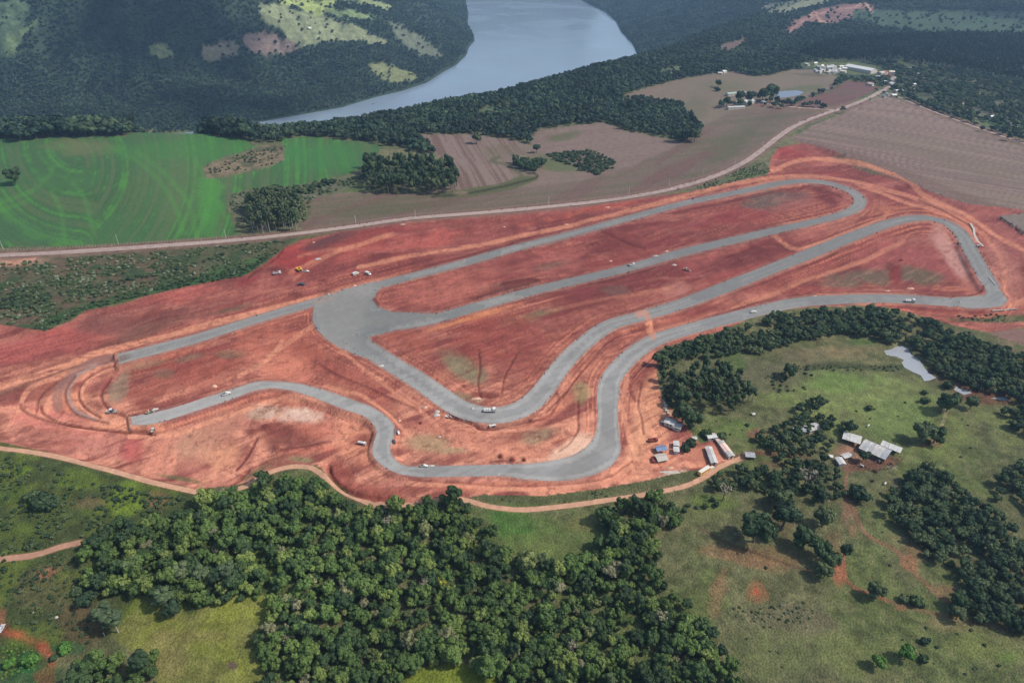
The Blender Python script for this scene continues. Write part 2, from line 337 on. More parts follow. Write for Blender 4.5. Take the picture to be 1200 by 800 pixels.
# ---------- pasture in front and on the right
pn = (PY < 1500)
g = pn * 1.0
mix(g * sm(.5, .62, nA), rgb(92, 102, 62)); mix(g * sm(.52, .68, nD), rgb(112, 108, 78)); mix(g * sm(.55, .7, nB) * .6, rgb(84, 92, 60))
mix(g * sm(.56, .66, nC) * .5, rgb(66, 72, 46)); mix(g * sm(.44, .34, nC) * .35, rgb(122, 118, 86)); mix(g * sm(.56, .66, fbm(PX, PY, 2.2, 45, 2)) * .35 * (PY < 600), rgb(62, 66, 44))
LFT = pol([(-200, 500), (60, 520), (240, 575), (330, 640), (340, 720), (180, 730), (-200, 830)], 8, 10)
mix(LFT, rgb(66, 76, 44)); mix(LFT * sm(.5, .7, nB), rgb(84, 96, 44))
for e, c, k in [
    ((150, 582, 32, 14, -35), (96, 116, 44), .8), ((140, 592, 22, 10), (100, 120, 44), .7), ((25, 550, 14, 8), (100, 124, 40), .8), ((88, 562, 26, 10), (96, 116, 44), .6),
    ((15, 625, 30, 18), (92, 108, 44), .6), ((60, 605, 30, 12), (84, 98, 44), .5), ((10, 580, 40, 16), (66, 92, 40), .5), ((100, 590, 26, 8), (116, 100, 74), .5),
    ((185, 582, 12, 12), (130, 96, 76), .5), ((50, 690, 60, 30), (92, 88, 60), .7), ((55, 672, 16, 6, -20), (140, 94, 74), .6), ((90, 735, 30, 25), (92, 76, 56), .7),
    ((22, 745, 34, 12, 20), (160, 82, 60), .9), ((52, 770, 10, 34), (160, 84, 62), .9), ((0, 668, 8, 8), (180, 96, 66), .9), ((0, 720, 8, 20), (150, 96, 74), .7),
    ((20, 790, 40, 16), (34, 78, 44), .7), ((35, 770, 16, 12), (30, 84, 48), .8), ((75, 758, 22, 8), (36, 86, 48), .7),
    ((625, 625, 75, 30), (86, 104, 56), .8), ((600, 612, 30, 20), (66, 100, 46), .8), ((680, 612, 26, 14), (112, 110, 70), .6), ((620, 640, 40, 12), (100, 112, 64), .6),
    # meadow on the right
    ((1010, 470, 75, 34), (112, 124, 74), .9), ((980, 445, 40, 12), (96, 120, 62), .7), ((1100, 520, 60, 30), (104, 114, 66), .9), ((1050, 500, 40, 30), (98, 116, 66), .7), ((1180, 500, 26, 30), (110, 118, 72), .7),
    ((905, 435, 46, 16), (92, 90, 70), .8), ((990, 412, 50, 9), (122, 108, 82), .8), ((940, 418, 40, 12), (104, 96, 74), .7), ((850, 500, 26, 14), (84, 102, 56), .7), ((905, 470, 20, 8), (98, 108, 64), .6),
    ((1010, 400, 36, 6), (58, 100, 44), .7), ((860, 425, 12, 8), (70, 96, 46), .6),
    ((855, 505, 40, 12), (96, 112, 62), .5), ((815, 600, 40, 14), (98, 104, 66), .6), ((840, 590, 22, 8), (92, 112, 52), .6),
    ((850, 560, 22, 8), (112, 88, 68), .5), ((905, 545, 18, 8), (96, 70, 58), .7), ((860, 652, 44, 9, 12), (130, 100, 76), .7), ((842, 690, 10, 30, 15), (128, 100, 76), .7), ((887, 692, 14, 14), (150, 96, 70), .6), ((886, 693, 4, 5), (190, 96, 66), .8),
    ((900, 650, 30, 8, 15), (124, 98, 72), .5), ((920, 600, 10, 30), (104, 84, 64), .4), ((993, 600, 14, 26, 10), (132, 102, 84), .8), ((1000, 620, 9, 14), (138, 104, 84), .7), ((986, 668, 9, 13), (158, 98, 76), .8), ((980, 640, 14, 20), (112, 88, 68), .5),
    ((1065, 660, 12, 8, 40), (160, 106, 80), .7), ((1060, 640, 26, 10, 30), (128, 100, 78), .5), ((1100, 690, 26, 10, 20), (130, 98, 78), .6), ((1058, 712, 12, 5), (150, 100, 80), .6),
    ((940, 725, 60, 14, 5), (104, 98, 78), .6), ((1030, 760, 60, 30), (104, 112, 66), .6), ((905, 770, 50, 26), (100, 108, 68), .6), ((1150, 760, 50, 30), (110, 116, 66), .6), ((1180, 770, 30, 12), (98, 118, 58), .6), ((1110, 730, 50, 14), (128, 112, 84), .5), ((1045, 690, 30, 14), (116, 122, 78), .6),
    ((1040, 630, 20, 26), (110, 120, 78), .5), ((1100, 600, 34, 20), (96, 108, 66), .5), ((1030, 590, 12, 30), (102, 108, 72), .5),
    # farmyard
    ((998, 535, 13, 20, 15), (150, 112, 94), .9), ((1018, 545, 34, 7, -8), (96, 70, 58), .9), ((1040, 540, 26, 7, -12), (104, 74, 62), .85), ((1085, 520, 24, 3.5, -25), (120, 92, 74), .8), ((1092, 520, 12, 4), (116, 80, 66), .6), ((885, 508, 12, 5), (128, 90, 78), .8), ((1045, 547, 8, 3), (150, 140, 126), .6),
    ((1155, 462, 34, 9, 12), (98, 62, 50), .85), ((1095, 440, 16, 8, 30), (76, 58, 46), .6), ((1182, 408, 26, 10, 25), (118, 104, 84), .7), ((1030, 412, 12, 5), (112, 104, 84), .6), ((1150, 405, 40, 20, 30), (84, 88, 56), .5)]:
    mix(ell(*e, wob=1.7) * k * (.55 + .7 * nC), rgb(*c) * (.9 + .2 * nC[:, None]), pn)
M1 = pol([(132, 742), (150, 720), (160, 700), (185, 694), (205, 702), (220, 722), (250, 702), (318, 695), (322, 740), (314, 770), (308, 830), (190, 830), (180, 770), (140, 755)], 4, 5)
mix(M1, rgb(112, 118, 54)); mix(M1 * ell(275, 712, 45, 22), rgb(122, 128, 58)); mix(M1 * ell(165, 712, 24, 12), rgb(104, 122, 38)); mix(M1 * sm(.48, .62, nB) * .5, rgb(92, 92, 58)); mix(M1 * sm(.52, .62, nC) * .4, rgb(120, 120, 70)); mix(M1 * ell(200, 775, 26, 30) * .7, rgb(120, 112, 74)); mix(M1 * ell(230, 745, 50, 9) * .4, rgb(126, 112, 78)); mix(M1 * ell(272, 779, 8, 6), rgb(96, 84, 70))
M2 = pol([(476, 790), (500, 782), (560, 778), (582, 790), (590, 830), (465, 830)], 3, 5); mix(M2, rgb(106, 118, 46))
mix(lin([(995, 540), (990, 580), (1004, 605), (1018, 628), (1050, 645), (1070, 670), (1110, 705), (1135, 716)], 2.2, 2) * .8, rgb(126, 94, 76), pn)
mix(lin([(990, 645), (989, 672), (1003, 688), (1020, 695), (1040, 704)], 2.4, 1.5) * .8, rgb(136, 90, 70), pn)
mix(lin([(1040, 704), (1075, 714), (1110, 722), (1150, 730), (1190, 740)], 2.5, 2) * .6, rgb(120, 92, 72), pn)
mix(lin([(822, 620), (850, 635), (880, 646), (920, 660), (960, 672)], 1.6, 2) * .7, rgb(84, 66, 52), pn)
mix(lin([(1112, 470), (1106, 492), (1100, 505)], 2, 1.2) * .8, rgb(140, 132, 104), pn)
mix(lin([(850, 540), (880, 530), (920, 532), (950, 540)], 4, 3) * .7, rgb(110, 78, 62), pn)
mix(lin([(948, 430), (990, 428), (1030, 432), (1055, 430)], 4, 3) * .8, rgb(62, 70, 46), pn)
mix(lin([(800, 556), (770, 562), (735, 568), (700, 577), (640, 584), (590, 584), (566, 584)], 6, 4) * (.4 + nB), rgb(84, 88, 60), pn)
mix(lin([(960, 345), (1120, 372), (1160, 374), (1200, 370)], 5, 3) * 0, rgb(70, 84, 52))
# ---------- scrub belt under the road on the left
SC = pol([(-260, 296), (0, 306), (67, 302), (200, 291), (300, 283), (352, 274), (333, 291), (313, 307), (287, 323), (233, 333), (167, 347), (100, 364), (53, 388), (0, 382), (-260, 380)], 2, 2)
mix(SC, rgb(82, 84, 62)); mix(SC * sm(.48, .6, nA), rgb(94, 82, 66)); mix(SC * sm(.5, .62, nB), rgb(62, 76, 50)); mix(SC * ell(270, 320, 50, 12, -18), rgb(64, 92, 54)); mix(SC * lin([(50, 380), (90, 365), (140, 352), (230, 330), (300, 318)], 7, 5), rgb(58, 84, 50))
mix(SC * ell(20, 362, 40, 3, 3) * .7, rgb(116, 104, 84)); mix(SC * ell(10, 318, 40, 8) * .6, rgb(100, 84, 70)); mix(ell(-20, 307, 80, 5) * .9, rgb(164, 128, 112)); mix(lin([(-40, 322), (0, 311), (20, 306), (40, 302)], 3, 1.5), rgb(176, 132, 112))
# brush hollow right of the green field
BH = pol([(268, 227), (340, 219), (392, 210), (425, 204), (440, 205), (400, 224), (360, 237), (352, 270), (290, 277), (276, 262), (270, 245)], 2, 3)
mix(BH, rgb(98, 98, 76)); mix(BH * sm(.5, .6, nB) * .7, rgb(74, 84, 56))
HO = pol([(238, 197), (250, 188), (285, 182), (300, 173), (330, 168), (335, 190), (300, 197), (270, 205), (245, 212)], 1.5, 3)
mix(HO, rgb(122, 108, 84)); mix(HO * sm(.5, .62, nB), rgb(88, 86, 62))
# right middle: village surroundings, orchards
VR = pol([(1050, 96), (1060, 60), (1200, 66), (1330, 70), (1330, 210), (1200, 163), (1150, 143), (1080, 120), (1056, 112)], 3, 5) * (PY > 700)
mix(VR, rgb(76, 84, 62)); mix(VR * sm(.5, .62, nB), rgb(100, 96, 78)); mix(VR * pol([(1110, 132), (1150, 140), (1200, 148), (1300, 180), (1300, 210), (1200, 166), (1160, 152)], 2, 2), rgb(84, 106, 66))
# ---------- green crop
gm = m_green.astype(float)
gcol = rgb(62, 94, 60) * (.82 + .36 * nA[:, None])
mix(gm, gcol)
gu1 = sd_near(smooth([(-90, 285), (-20, 262), (40, 235), (68, 212), (78, 195), (60, 182), (20, 175), (-40, 178), (-100, 190)]), 300)
gu2 = sd_near(smooth([(90, 165), (130, 172), (165, 190), (190, 215), (206, 245), (216, 275), (224, 320)]), 300)
st1 = fbm(gu1, gu1 * 0, 5.5, 61, 4, .75); st2 = fbm(gu2, gu2 * 0, 5, 67, 4, .75)
wsel = sm(-25, 25, gu2 - gu1 - 10 + 30 * (nD - .5))
st = st1 * (1 - wsel) + st2 * wsel + (1 - wsel) * 0
st1b = st * (1 - wsel) + wsel * st
mix(gm * sm(.55, .72, st + (nB - .5) * .25) * .95, rgb(74, 122, 62)); mix(gm * sm(.5, .32, st + (nA - .5) * .3) * .6, rgb(88, 100, 74))
mix(gm * ell(215, 215, 50, 60, 0, .8) * .45, rgb(84, 108, 72)); mix(gm * ell(90, 172, 40, 10) * .5, rgb(110, 108, 80)); mix(gm * ell(260, 175, 120, 16) * .5, rgb(62, 116, 58)); mix(gm * ell(375, 185, 60, 20) * .6, rgb(60, 112, 62)); mix(gm * ell(20, 270, 90, 16) * .45, rgb(60, 92, 66)); mix(gm * ell(245, 240, 14, 40, 0) * .5, rgb(72, 138, 62))
for P in [[(130, 172), (170, 195), (200, 230), (215, 272)], [(85, 215), (100, 235), (110, 275)], [(60, 225), (72, 250), (76, 282)], [(35, 235), (-20, 256)], [(55, 190), (62, 200), (40, 222), (0, 238)], [(160, 178), (195, 205), (222, 240), (230, 275)], [(232, 190), (250, 225), (268, 262)]]:
    mix(gm * lin(P, 1.5, 4) * .38 * (.4 + nB), rgb(76, 130, 62))
# ---------- stubble and ploughed land
def stripes(ang, W, seed, warp=.0): return aniso(ang, W * 60, W, seed, warp)
pmask = [polymask([p]).astype(float) for p in plough_polys]
PL = np.clip(sum(pmask), 0, 1)
mix(PL, rgb(126, 116, 108))
a1 = wang((950, 160), (1200, 205)); a1b = wang((930, 150), (1050, 118))
m = pmask[0]; mix(m, rgb(134, 119, 113)); mix(m * sm(.42, .6, stripes(a1, 5, 71)) * .85, rgb(150, 134, 124)); mix(m * sm(.5, .58, stripes(a1, 2.2, 73)) * .6, rgb(112, 96, 92)); mix(m * sm(.5, .65, aniso(a1, 120, 26, 74)) * .4, rgb(124, 116, 100))
mm = pol([(900, 160), (945, 165), (1000, 178), (1060, 198), (1130, 226), (1190, 246), (1130, 250), (1040, 210), (970, 185)], 3, 2); mix(m * mm * .55, rgb(112, 92, 86))
m = pmask[1]; mix(m, rgb(112, 86, 84)); mix(m * sm(.5, .6, stripes(a1b, 3, 75)) * .4, rgb(128, 102, 96)); mix(m * ell(985, 108, 25, 4) * .4, rgb(104, 104, 86))
m = pmask[2]; a2 = wang((400, 262), (760, 222)); a3 = wang((520, 165), (545, 215)); a4 = wang((840, 200), (925, 140))
mix(m, rgb(128, 117, 107))
lo = pol([(340, 275), (350, 232), (430, 226), (470, 222), (540, 228), (600, 222), (680, 212), (740, 192), (790, 172), (850, 128), (890, 122), (960, 128), (950, 145), (800, 222), (560, 252)], 2, 2)
mix(m * lo, rgb(120, 108, 98)); mix(m * lo * sm(.45, .6, stripes(a2, 7, 77, .3)) * .75, rgb(104, 104, 84)); mix(m * lo * sm(.5, .65, aniso(a4, 200, 14, 79)) * .6, rgb(116, 94, 90))
mix(m * ell(460, 245, 90, 7, -5) * .6, rgb(94, 98, 72)); mix(m * ell(850, 175, 40, 12, -30) * .7, rgb(96, 100, 78)); mix(m * ell(790, 200, 60, 7, -25) * .6, rgb(118, 92, 88)); mix(m * ell(880, 150, 40, 10, -20) * .5, rgb(98, 102, 80))
up1 = pol([(480, 156), (560, 157), (615, 167), (622, 178), (585, 185), (600, 200), (605, 213), (560, 222), (530, 222), (538, 200), (505, 175)], 2, 2)
mix(m * up1, rgb(136, 123, 116)); mix(m * up1 * sm(.5, .6, stripes(a3, 2.4, 81, .5)) * .9, rgb(112, 94, 88)); mix(m * up1 * ell(590, 178, 30, 8) * .5, rgb(112, 108, 84))
up2 = pol([(640, 152), (705, 143), (735, 153), (800, 167), (790, 172), (740, 195), (680, 212), (620, 218), (640, 200), (720, 205), (725, 195), (690, 175), (640, 178), (620, 170)], 2, 2)
mix(m * up2, rgb(134, 121, 113)); mix(m * up2 * ell(658, 160, 22, 5, -10), rgb(100, 110, 78)); mix(m * up2 * sm(.5, .6, stripes(a2, 3, 83)) * .4, rgb(122, 100, 96))
mix(m * ell(650, 193, 26, 8, 10) * .8, rgb(96, 112, 74)); mix(m * ell(655, 207, 30, 6) * .6, rgb(126, 116, 104))
mix(m * pol([(500, 228), (540, 222), (585, 216), (605, 208), (628, 206), (630, 211), (600, 222), (560, 229), (520, 233)], 1.5, 1), rgb(92, 100, 68)); mix(lin([(585, 184), (576, 188), (590, 192), (605, 200), (612, 206)], 2.5, 1.5) * .8, rgb(92, 98, 70), pn)
mix(lin([(506, 231), (540, 228), (585, 219), (615, 212), (630, 208), (626, 203)], 1.4, 1) * .9, rgb(64, 64, 48), pn)
mix(m * ell(540, 226, 8, 2.5) * .7, rgb(136, 126, 106))
ff = pol([(725, 116), (800, 92), (830, 86), (900, 89), (930, 81), (990, 90), (930, 122), (860, 130), (820, 150), (790, 130)], 2, 2)
mix(m * ff, rgb(126, 118, 104)); mix(m * ff * ell(850, 100, 26, 7) * .6, rgb(108, 112, 86)); mix(m * ff * ell(760, 108, 26, 4, -15) * .4, rgb(134, 116, 108)); mix(m * ff * ell(935, 106, 30, 5, -10) * .7, rgb(96, 108, 76)); mix(m * ff * ell(950, 88, 26, 2, 3) * .6, rgb(86, 90, 70)); mix(m * ell(815, 125, 14, 14) * .4, rgb(100, 104, 80)); mix(m * ell(906, 125, 20, 2.2, 5), rgb(110, 80, 76))
m = pmask[3]; mix(m, rgb(128, 122, 116)); m = pmask[4]; mix(m, rgb(138, 112, 104))
# ---------- red earthworks
rm = m_red.astype(float) * (1 - np.clip(PL + gm, 0, 1)); rsoft = rm
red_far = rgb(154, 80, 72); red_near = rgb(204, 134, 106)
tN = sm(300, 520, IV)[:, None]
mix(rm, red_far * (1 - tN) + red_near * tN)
aT = wang((400, 345), (800, 240))
s1 = aniso(aT, 90, 9, 91, .6); s2 = aniso(aT + .15, 50, 3.2, 93, .5); s3 = aniso(aT - .35, 70, 12, 95, .8)
mix(rm * sm(.48, .64, s1) * .85, rgb(124, 56, 54)); mix(rm * sm(.52, .7, s3) * .65, rgb(190, 118, 100)); mix(rm * sm(.5, .66, s2) * .3, rgb(120, 58, 56)); mix(rm * sm(.53, .66, nB) * .5, rgb(118, 58, 52)); mix(rm * sm(.53, .64, nC) * .3, rgb(112, 56, 50)); mix(rm * sm(.58, .72, nA) * .45, rgb(178, 104, 92))
# wheel tracks that follow the circuit
par = fbm(d_track + (nA - .5) * 5, PX * .004, 1.5, 101, 4, .7)
near_tr = rm * (1 - sm(9, 24, d_track)) * sm(.38, .62, fbm(PX, PY, 70, 107, 2))
mix(near_tr * sm(.5, .64, par) * .75, rgb(206, 128, 96)); mix(near_tr * sm(.48, .34, par) * .7, rgb(138, 68, 56))
for e, c, k in [
    ((60, 400, 90, 16, -12), (176, 88, 80), .8), ((130, 378, 40, 14), (128, 80, 72), .8), ((160, 390, 60, 7, -20), (116, 82, 68), .7), ((60, 438, 80, 5, -18), (118, 78, 64), .8), ((200, 372, 70, 10, -15), (126, 84, 72), .5), ((270, 363, 30, 3, -14), (110, 94, 74), .7),
    ((210, 345, 50, 10, -10), (182, 92, 82), .7), ((340, 300, 30, 20), (170, 66, 62), .8), ((290, 330, 20, 6, -20), (150, 60, 58), .7), ((390, 280, 40, 6, -20), (96, 62, 62), .75), ((420, 290, 40, 14, -15), (176, 86, 74), .6), ((500, 280, 60, 12, -10), (190, 96, 84), .7), ((700, 243, 80, 4, -12), (186, 90, 72), .8), ((470, 268, 60, 3, -6), (150, 66, 60), .6),
    ((60, 490, 50, 16, 12), (198, 112, 96), .8), ((120, 520, 70, 12, 12), (190, 118, 102), .7), ((75, 515, 22, 6), (160, 84, 72), .6), ((155, 525, 14, 14), (172, 82, 76), .95), ((190, 530, 24, 22), (196, 124, 100), .8), ((230, 520, 26, 22), (166, 120, 96), .8), ((225, 545, 20, 12), (170, 100, 86), .6), ((260, 530, 24, 18), (198, 134, 100), .8), ((255, 500, 24, 18, -30), (168, 112, 92), .7), ((340, 510, 40, 14), (126, 66, 56), .9), ((330, 500, 26, 8), (120, 58, 50), .8), ((370, 500, 26, 14), (176, 96, 74), .7), ((360, 525, 40, 5, -8), (188, 104, 80), .7),
    ((330, 540, 26, 10), (134, 78, 60), .7), ((352, 536, 20, 5, 5), (126, 124, 84), .8), ((300, 552, 22, 6, -30), (112, 108, 66), .7), ((210, 558, 24, 3, 12), (92, 96, 58), .8),
    ((312, 478, 22, 8, 5), (178, 142, 124), .95), ((350, 482, 24, 8, 12), (196, 164, 148), .95), ((300, 482, 14, 6), (160, 130, 112), .8), ((340, 466, 40, 6, 3), (182, 104, 80), .6),
    ((230, 430, 70, 22, -8), (150, 70, 58), .75), ((170, 455, 30, 10), (140, 64, 52), .7), ((138, 450, 10, 22, 30), (134, 120, 100), .75), ((170, 425, 26, 3, -12), (122, 100, 80), .6), ((225, 418, 20, 5, -10), (118, 98, 78), .7), ((270, 415, 24, 5, 0), (116, 96, 74), .75), ((190, 435, 16, 6), (120, 96, 76), .6), ((170, 470, 14, 7), (118, 46, 42), .7),
    ((60, 440, 40, 20, -30), (150, 90, 72), .7), ((70, 430, 30, 8, -20), (120, 82, 68), .6), ((80, 465, 26, 14, 20), (206, 132, 96), .8), ((75, 473, 14, 10), (190, 106, 74), .6), ((150, 495, 50, 8, 5), (206, 134, 98), .7),
    ((330, 410, 60, 30, 20), (184, 104, 82), .7), ((370, 425, 34, 12, 40), (150, 78, 62), .6), ((330, 430, 40, 14, 10), (192, 116, 92), .6), ((420, 445, 50, 12, 30), (150, 74, 60), .7), ((430, 470, 40, 9, 28), (130, 66, 56), .6),
    ((520, 340, 60, 18, -14), (186, 108, 92), .75), ((600, 335, 36, 8, -12), (112, 66, 58), .75), ((650, 300, 50, 10, -14), (190, 108, 94), .6), ((645, 310, 24, 6, -10), (116, 94, 80), .6), ((740, 300, 60, 10, -14), (146, 66, 62), .6), ((735, 285, 30, 10), (132, 62, 58), .6), ((870, 250, 50, 14, -10), (150, 66, 62), .7), ((900, 235, 40, 12, -5), (104, 94, 84), .85), ((930, 228, 20, 5), (110, 80, 76), .6), ((970, 232, 22, 10, 40), (112, 44, 44), .9), ((930, 240, 26, 8, -15), (150, 92, 84), .5), ((830, 262, 40, 8, -14), (136, 56, 56), .6),
    ((475, 395, 26, 14, 20), (160, 84, 66), .6), ((545, 430, 26, 14, 25), (122, 118, 90), .9), ((560, 440, 16, 10), (118, 108, 82), .7), ((640, 365, 24, 4, -12), (118, 106, 80), .8), ((610, 375, 24, 6, -10), (140, 104, 74), .6), ((600, 410, 40, 36, 60), (134, 60, 54), .7), ((560, 400, 30, 30), (144, 66, 56), .6), ((700, 345, 60, 14, -14), (120, 54, 54), .75), ((560, 370, 50, 3, -16), (206, 128, 82), .8), ((720, 340, 20, 6), (112, 90, 80), .6), ((660, 430, 14, 20, 30), (170, 96, 76), .6),
    ((795, 338, 16, 8), (186, 122, 108), .75), ((830, 312, 26, 12), (170, 92, 86), .6), ((880, 300, 50, 9, -16), (110, 50, 50), .7), ((850, 325, 40, 6, -18), (160, 74, 66), .5), ((960, 270, 30, 9, -12), (186, 112, 96), .6), ((990, 262, 30, 6, -25), (176, 110, 92), .6), ((1040, 245, 24, 5, 5), (190, 116, 88), .7), ((985, 285, 8, 4), (190, 120, 96), .5),
    ((1060, 310, 60, 26, 15), (168, 90, 84), .7), ((1020, 322, 44, 10, 0), (110, 100, 80), .85), ((985, 330, 26, 9), (114, 98, 80), .8), ((1080, 322, 34, 10, 12), (104, 98, 74), .9), ((1050, 320, 8, 14), (140, 58, 54), .95), ((950, 330, 14, 7), (116, 54, 50), .7), ((1040, 338, 50, 3, 2), (178, 116, 100), .6), ((1105, 342, 46, 5, 2), (120, 52, 48), .7), ((960, 338, 70, 4, -2), (158, 80, 70), .6),
    ((1100, 272, 10, 12, 50), (196, 140, 128), .6), ((1118, 300, 30, 8, 58), (204, 150, 138), .85), ((1105, 285, 8, 6), (206, 150, 138), .8), ((1140, 335, 10, 10), (180, 112, 100), .6), ((1170, 300, 12, 34, -20), (192, 128, 112), .8), ((1185, 330, 14, 26), (184, 120, 104), .6), ((1150, 265, 22, 10, 40), (172, 96, 82), .7), ((1110, 250, 26, 5, 15), (206, 118, 84), .7), ((1175, 285, 26, 30), (170, 100, 90), .5), ((1170, 255, 18, 5), (128, 62, 58), .6),
    ((930, 180, 28, 8, 5), (160, 66, 62), .9), ((960, 200, 40, 4, 5), (140, 64, 58), .7), ((1010, 193, 44, 4, 20), (92, 94, 70), .85), ((860, 208, 40, 4, -24), (92, 98, 68), .8), ((985, 212, 50, 4, 12), (140, 76, 66), .5), ((1000, 182, 20, 4, 15), (88, 92, 66), .7),
    ((1140, 372, 40, 3, 2), (74, 88, 54), .85), ((1185, 370, 24, 4, 0), (66, 96, 52), .85), ((1100, 362, 60, 4, 4), (134, 58, 54), .7), ((1170, 380, 40, 4, 2), (158, 92, 82), .8),
    ((765, 490, 24, 60, 10), (202, 136, 102), .9), ((745, 520, 12, 40, 10), (206, 142, 106), .8), ((785, 540, 30, 14), (190, 118, 94), .8), ((780, 440, 8, 40, 0), (120, 104, 84), .6), ((793, 475, 6, 16, -20), (142, 136, 96), .8), ((752, 545, 34, 8, -12), (204, 132, 100), .7), ((790, 555, 20, 4, -15), (196, 170, 150), .7), ((850, 530, 26, 8, -15), (184, 120, 98), .8),
    ((545, 515, 100, 22, -3), (196, 124, 98), .7), ((505, 520, 28, 12, 8), (158, 132, 96), .85), ((530, 528, 22, 5), (160, 138, 100), .7), ((630, 510, 26, 10, -10), (134, 116, 90), .8), ((600, 530, 44, 9), (190, 120, 92), .6), ((672, 525, 26, 12, -30), (204, 156, 128), .85), ((640, 540, 40, 3, 0), (204, 148, 118), .7), ((680, 460, 10, 14), (136, 124, 84), .85), ((560, 480, 20, 5), (176, 136, 112), .0), ((545, 468, 24, 7, 5), (124, 108, 82), .9), ((560, 468, 12, 3), (180, 142, 122), .8), ((570, 462, 18, 4), (96, 44, 40), .6), ((650, 480, 40, 7, -35), (196, 118, 90), .5),
    ((420, 520, 26, 30), (204, 128, 94), .7), ((428, 512, 16, 8), (134, 66, 54), .8), ((400, 555, 14, 30, -30), (146, 72, 58), .9), ((430, 575, 50, 8, 12), (160, 82, 66), .8), ((470, 575, 40, 6), (130, 66, 54), .7), ((600, 571, 90, 6, 0), (186, 110, 84), .7), ((520, 570, 40, 5), (150, 76, 62), .6), ((700, 565, 50, 5, -14), (200, 124, 94), .7), ((500, 500, 40, 6, 10), (164, 92, 74), .5)]:
    mix(ell(*e) * k, rgb(*c) * (.88 + .24 * nC[:, None]), rm)
HAUL = rgb(212, 140, 108)
for P, wd, k in [
    ([(-40, 456), (0, 448), (40, 437), (80, 424), (110, 412), (150, 402), (220, 386), (300, 367), (360, 352), (430, 334), (480, 322)], 6, .9), ([(20, 480), (30, 455), (60, 440), (100, 428), (132, 424), (136, 414), (125, 409)], 4, .7),
    ([(135, 424), (110, 435), (95, 450), (92, 465), (105, 480), (130, 490), (155, 493)], 6, .9), ([(52, 478), (58, 465), (75, 452), (92, 440), (115, 430)], 6, .7), ([(150, 500), (90, 497), (50, 486), (20, 476), (-20, 478)], 6, .6), ([(150, 508), (200, 506), (240, 492), (290, 475), (330, 464), (380, 470)], 4, .7),
    ([(420, 313), (480, 300), (560, 285), (640, 268), (720, 252), (800, 230), (870, 210), (905, 200), (930, 188), (960, 184), (1010, 192), (1060, 208), (1085, 228), (1130, 248), (1170, 275), (1230, 305)], 3.5, .8), ([(340, 320), (380, 300), (430, 282), (460, 272)], 3, .6), ([(350, 300), (400, 290), (360, 315), (345, 328)], 2, .4),
    ([(800, 232), (860, 216), (920, 207), (980, 208), (1020, 216), (1080, 232), (1120, 250), (1150, 272)], 3, .7), ([(1005, 215), (1060, 235), (1100, 245), (1130, 262), (1145, 282)], 4, .7), ([(900, 270), (930, 290), (960, 285), (1020, 262), (1040, 250)], 3, .7),
    ([(440, 415), (500, 458), (545, 482), (580, 498), (620, 492), (650, 470), (665, 440)], 4, .5), ([(380, 395), (430, 435), (490, 480), (540, 520), (600, 530), (690, 500)], 3, .4), ([(300, 430), (340, 400), (370, 380)], 4, .6), ([(280, 440), (310, 425), (330, 400)], 3, .6),
    ([(380, 450), (420, 460), (450, 480), (480, 510)], 3, .6), ([(759, 372), (762, 385), (770, 402)], 7, .9), ([(640, 365), (700, 352), (790, 335)], 2.5, .3), ([(770, 385), (850, 362), (950, 325), (1020, 300), (1060, 280)], 3.5, .6), ([(735, 440), (730, 480), (740, 530), (710, 560), (640, 573), (560, 570), (480, 566)], 5, .6), ([(690, 490), (640, 500), (560, 505), (520, 490)], 2, .5),
    ([(850, 535), (810, 545), (780, 535), (765, 505)], 6, .7), ([(1185, 358), (1200, 350), (1260, 340)], 5, .7), ([(1180, 345), (1172, 300), (1150, 270)], 4, .5)]:
    mix(lin(P, wd, 1.6, .8) * k, HAUL * (.9 + .2 * nC[:, None]), rm)
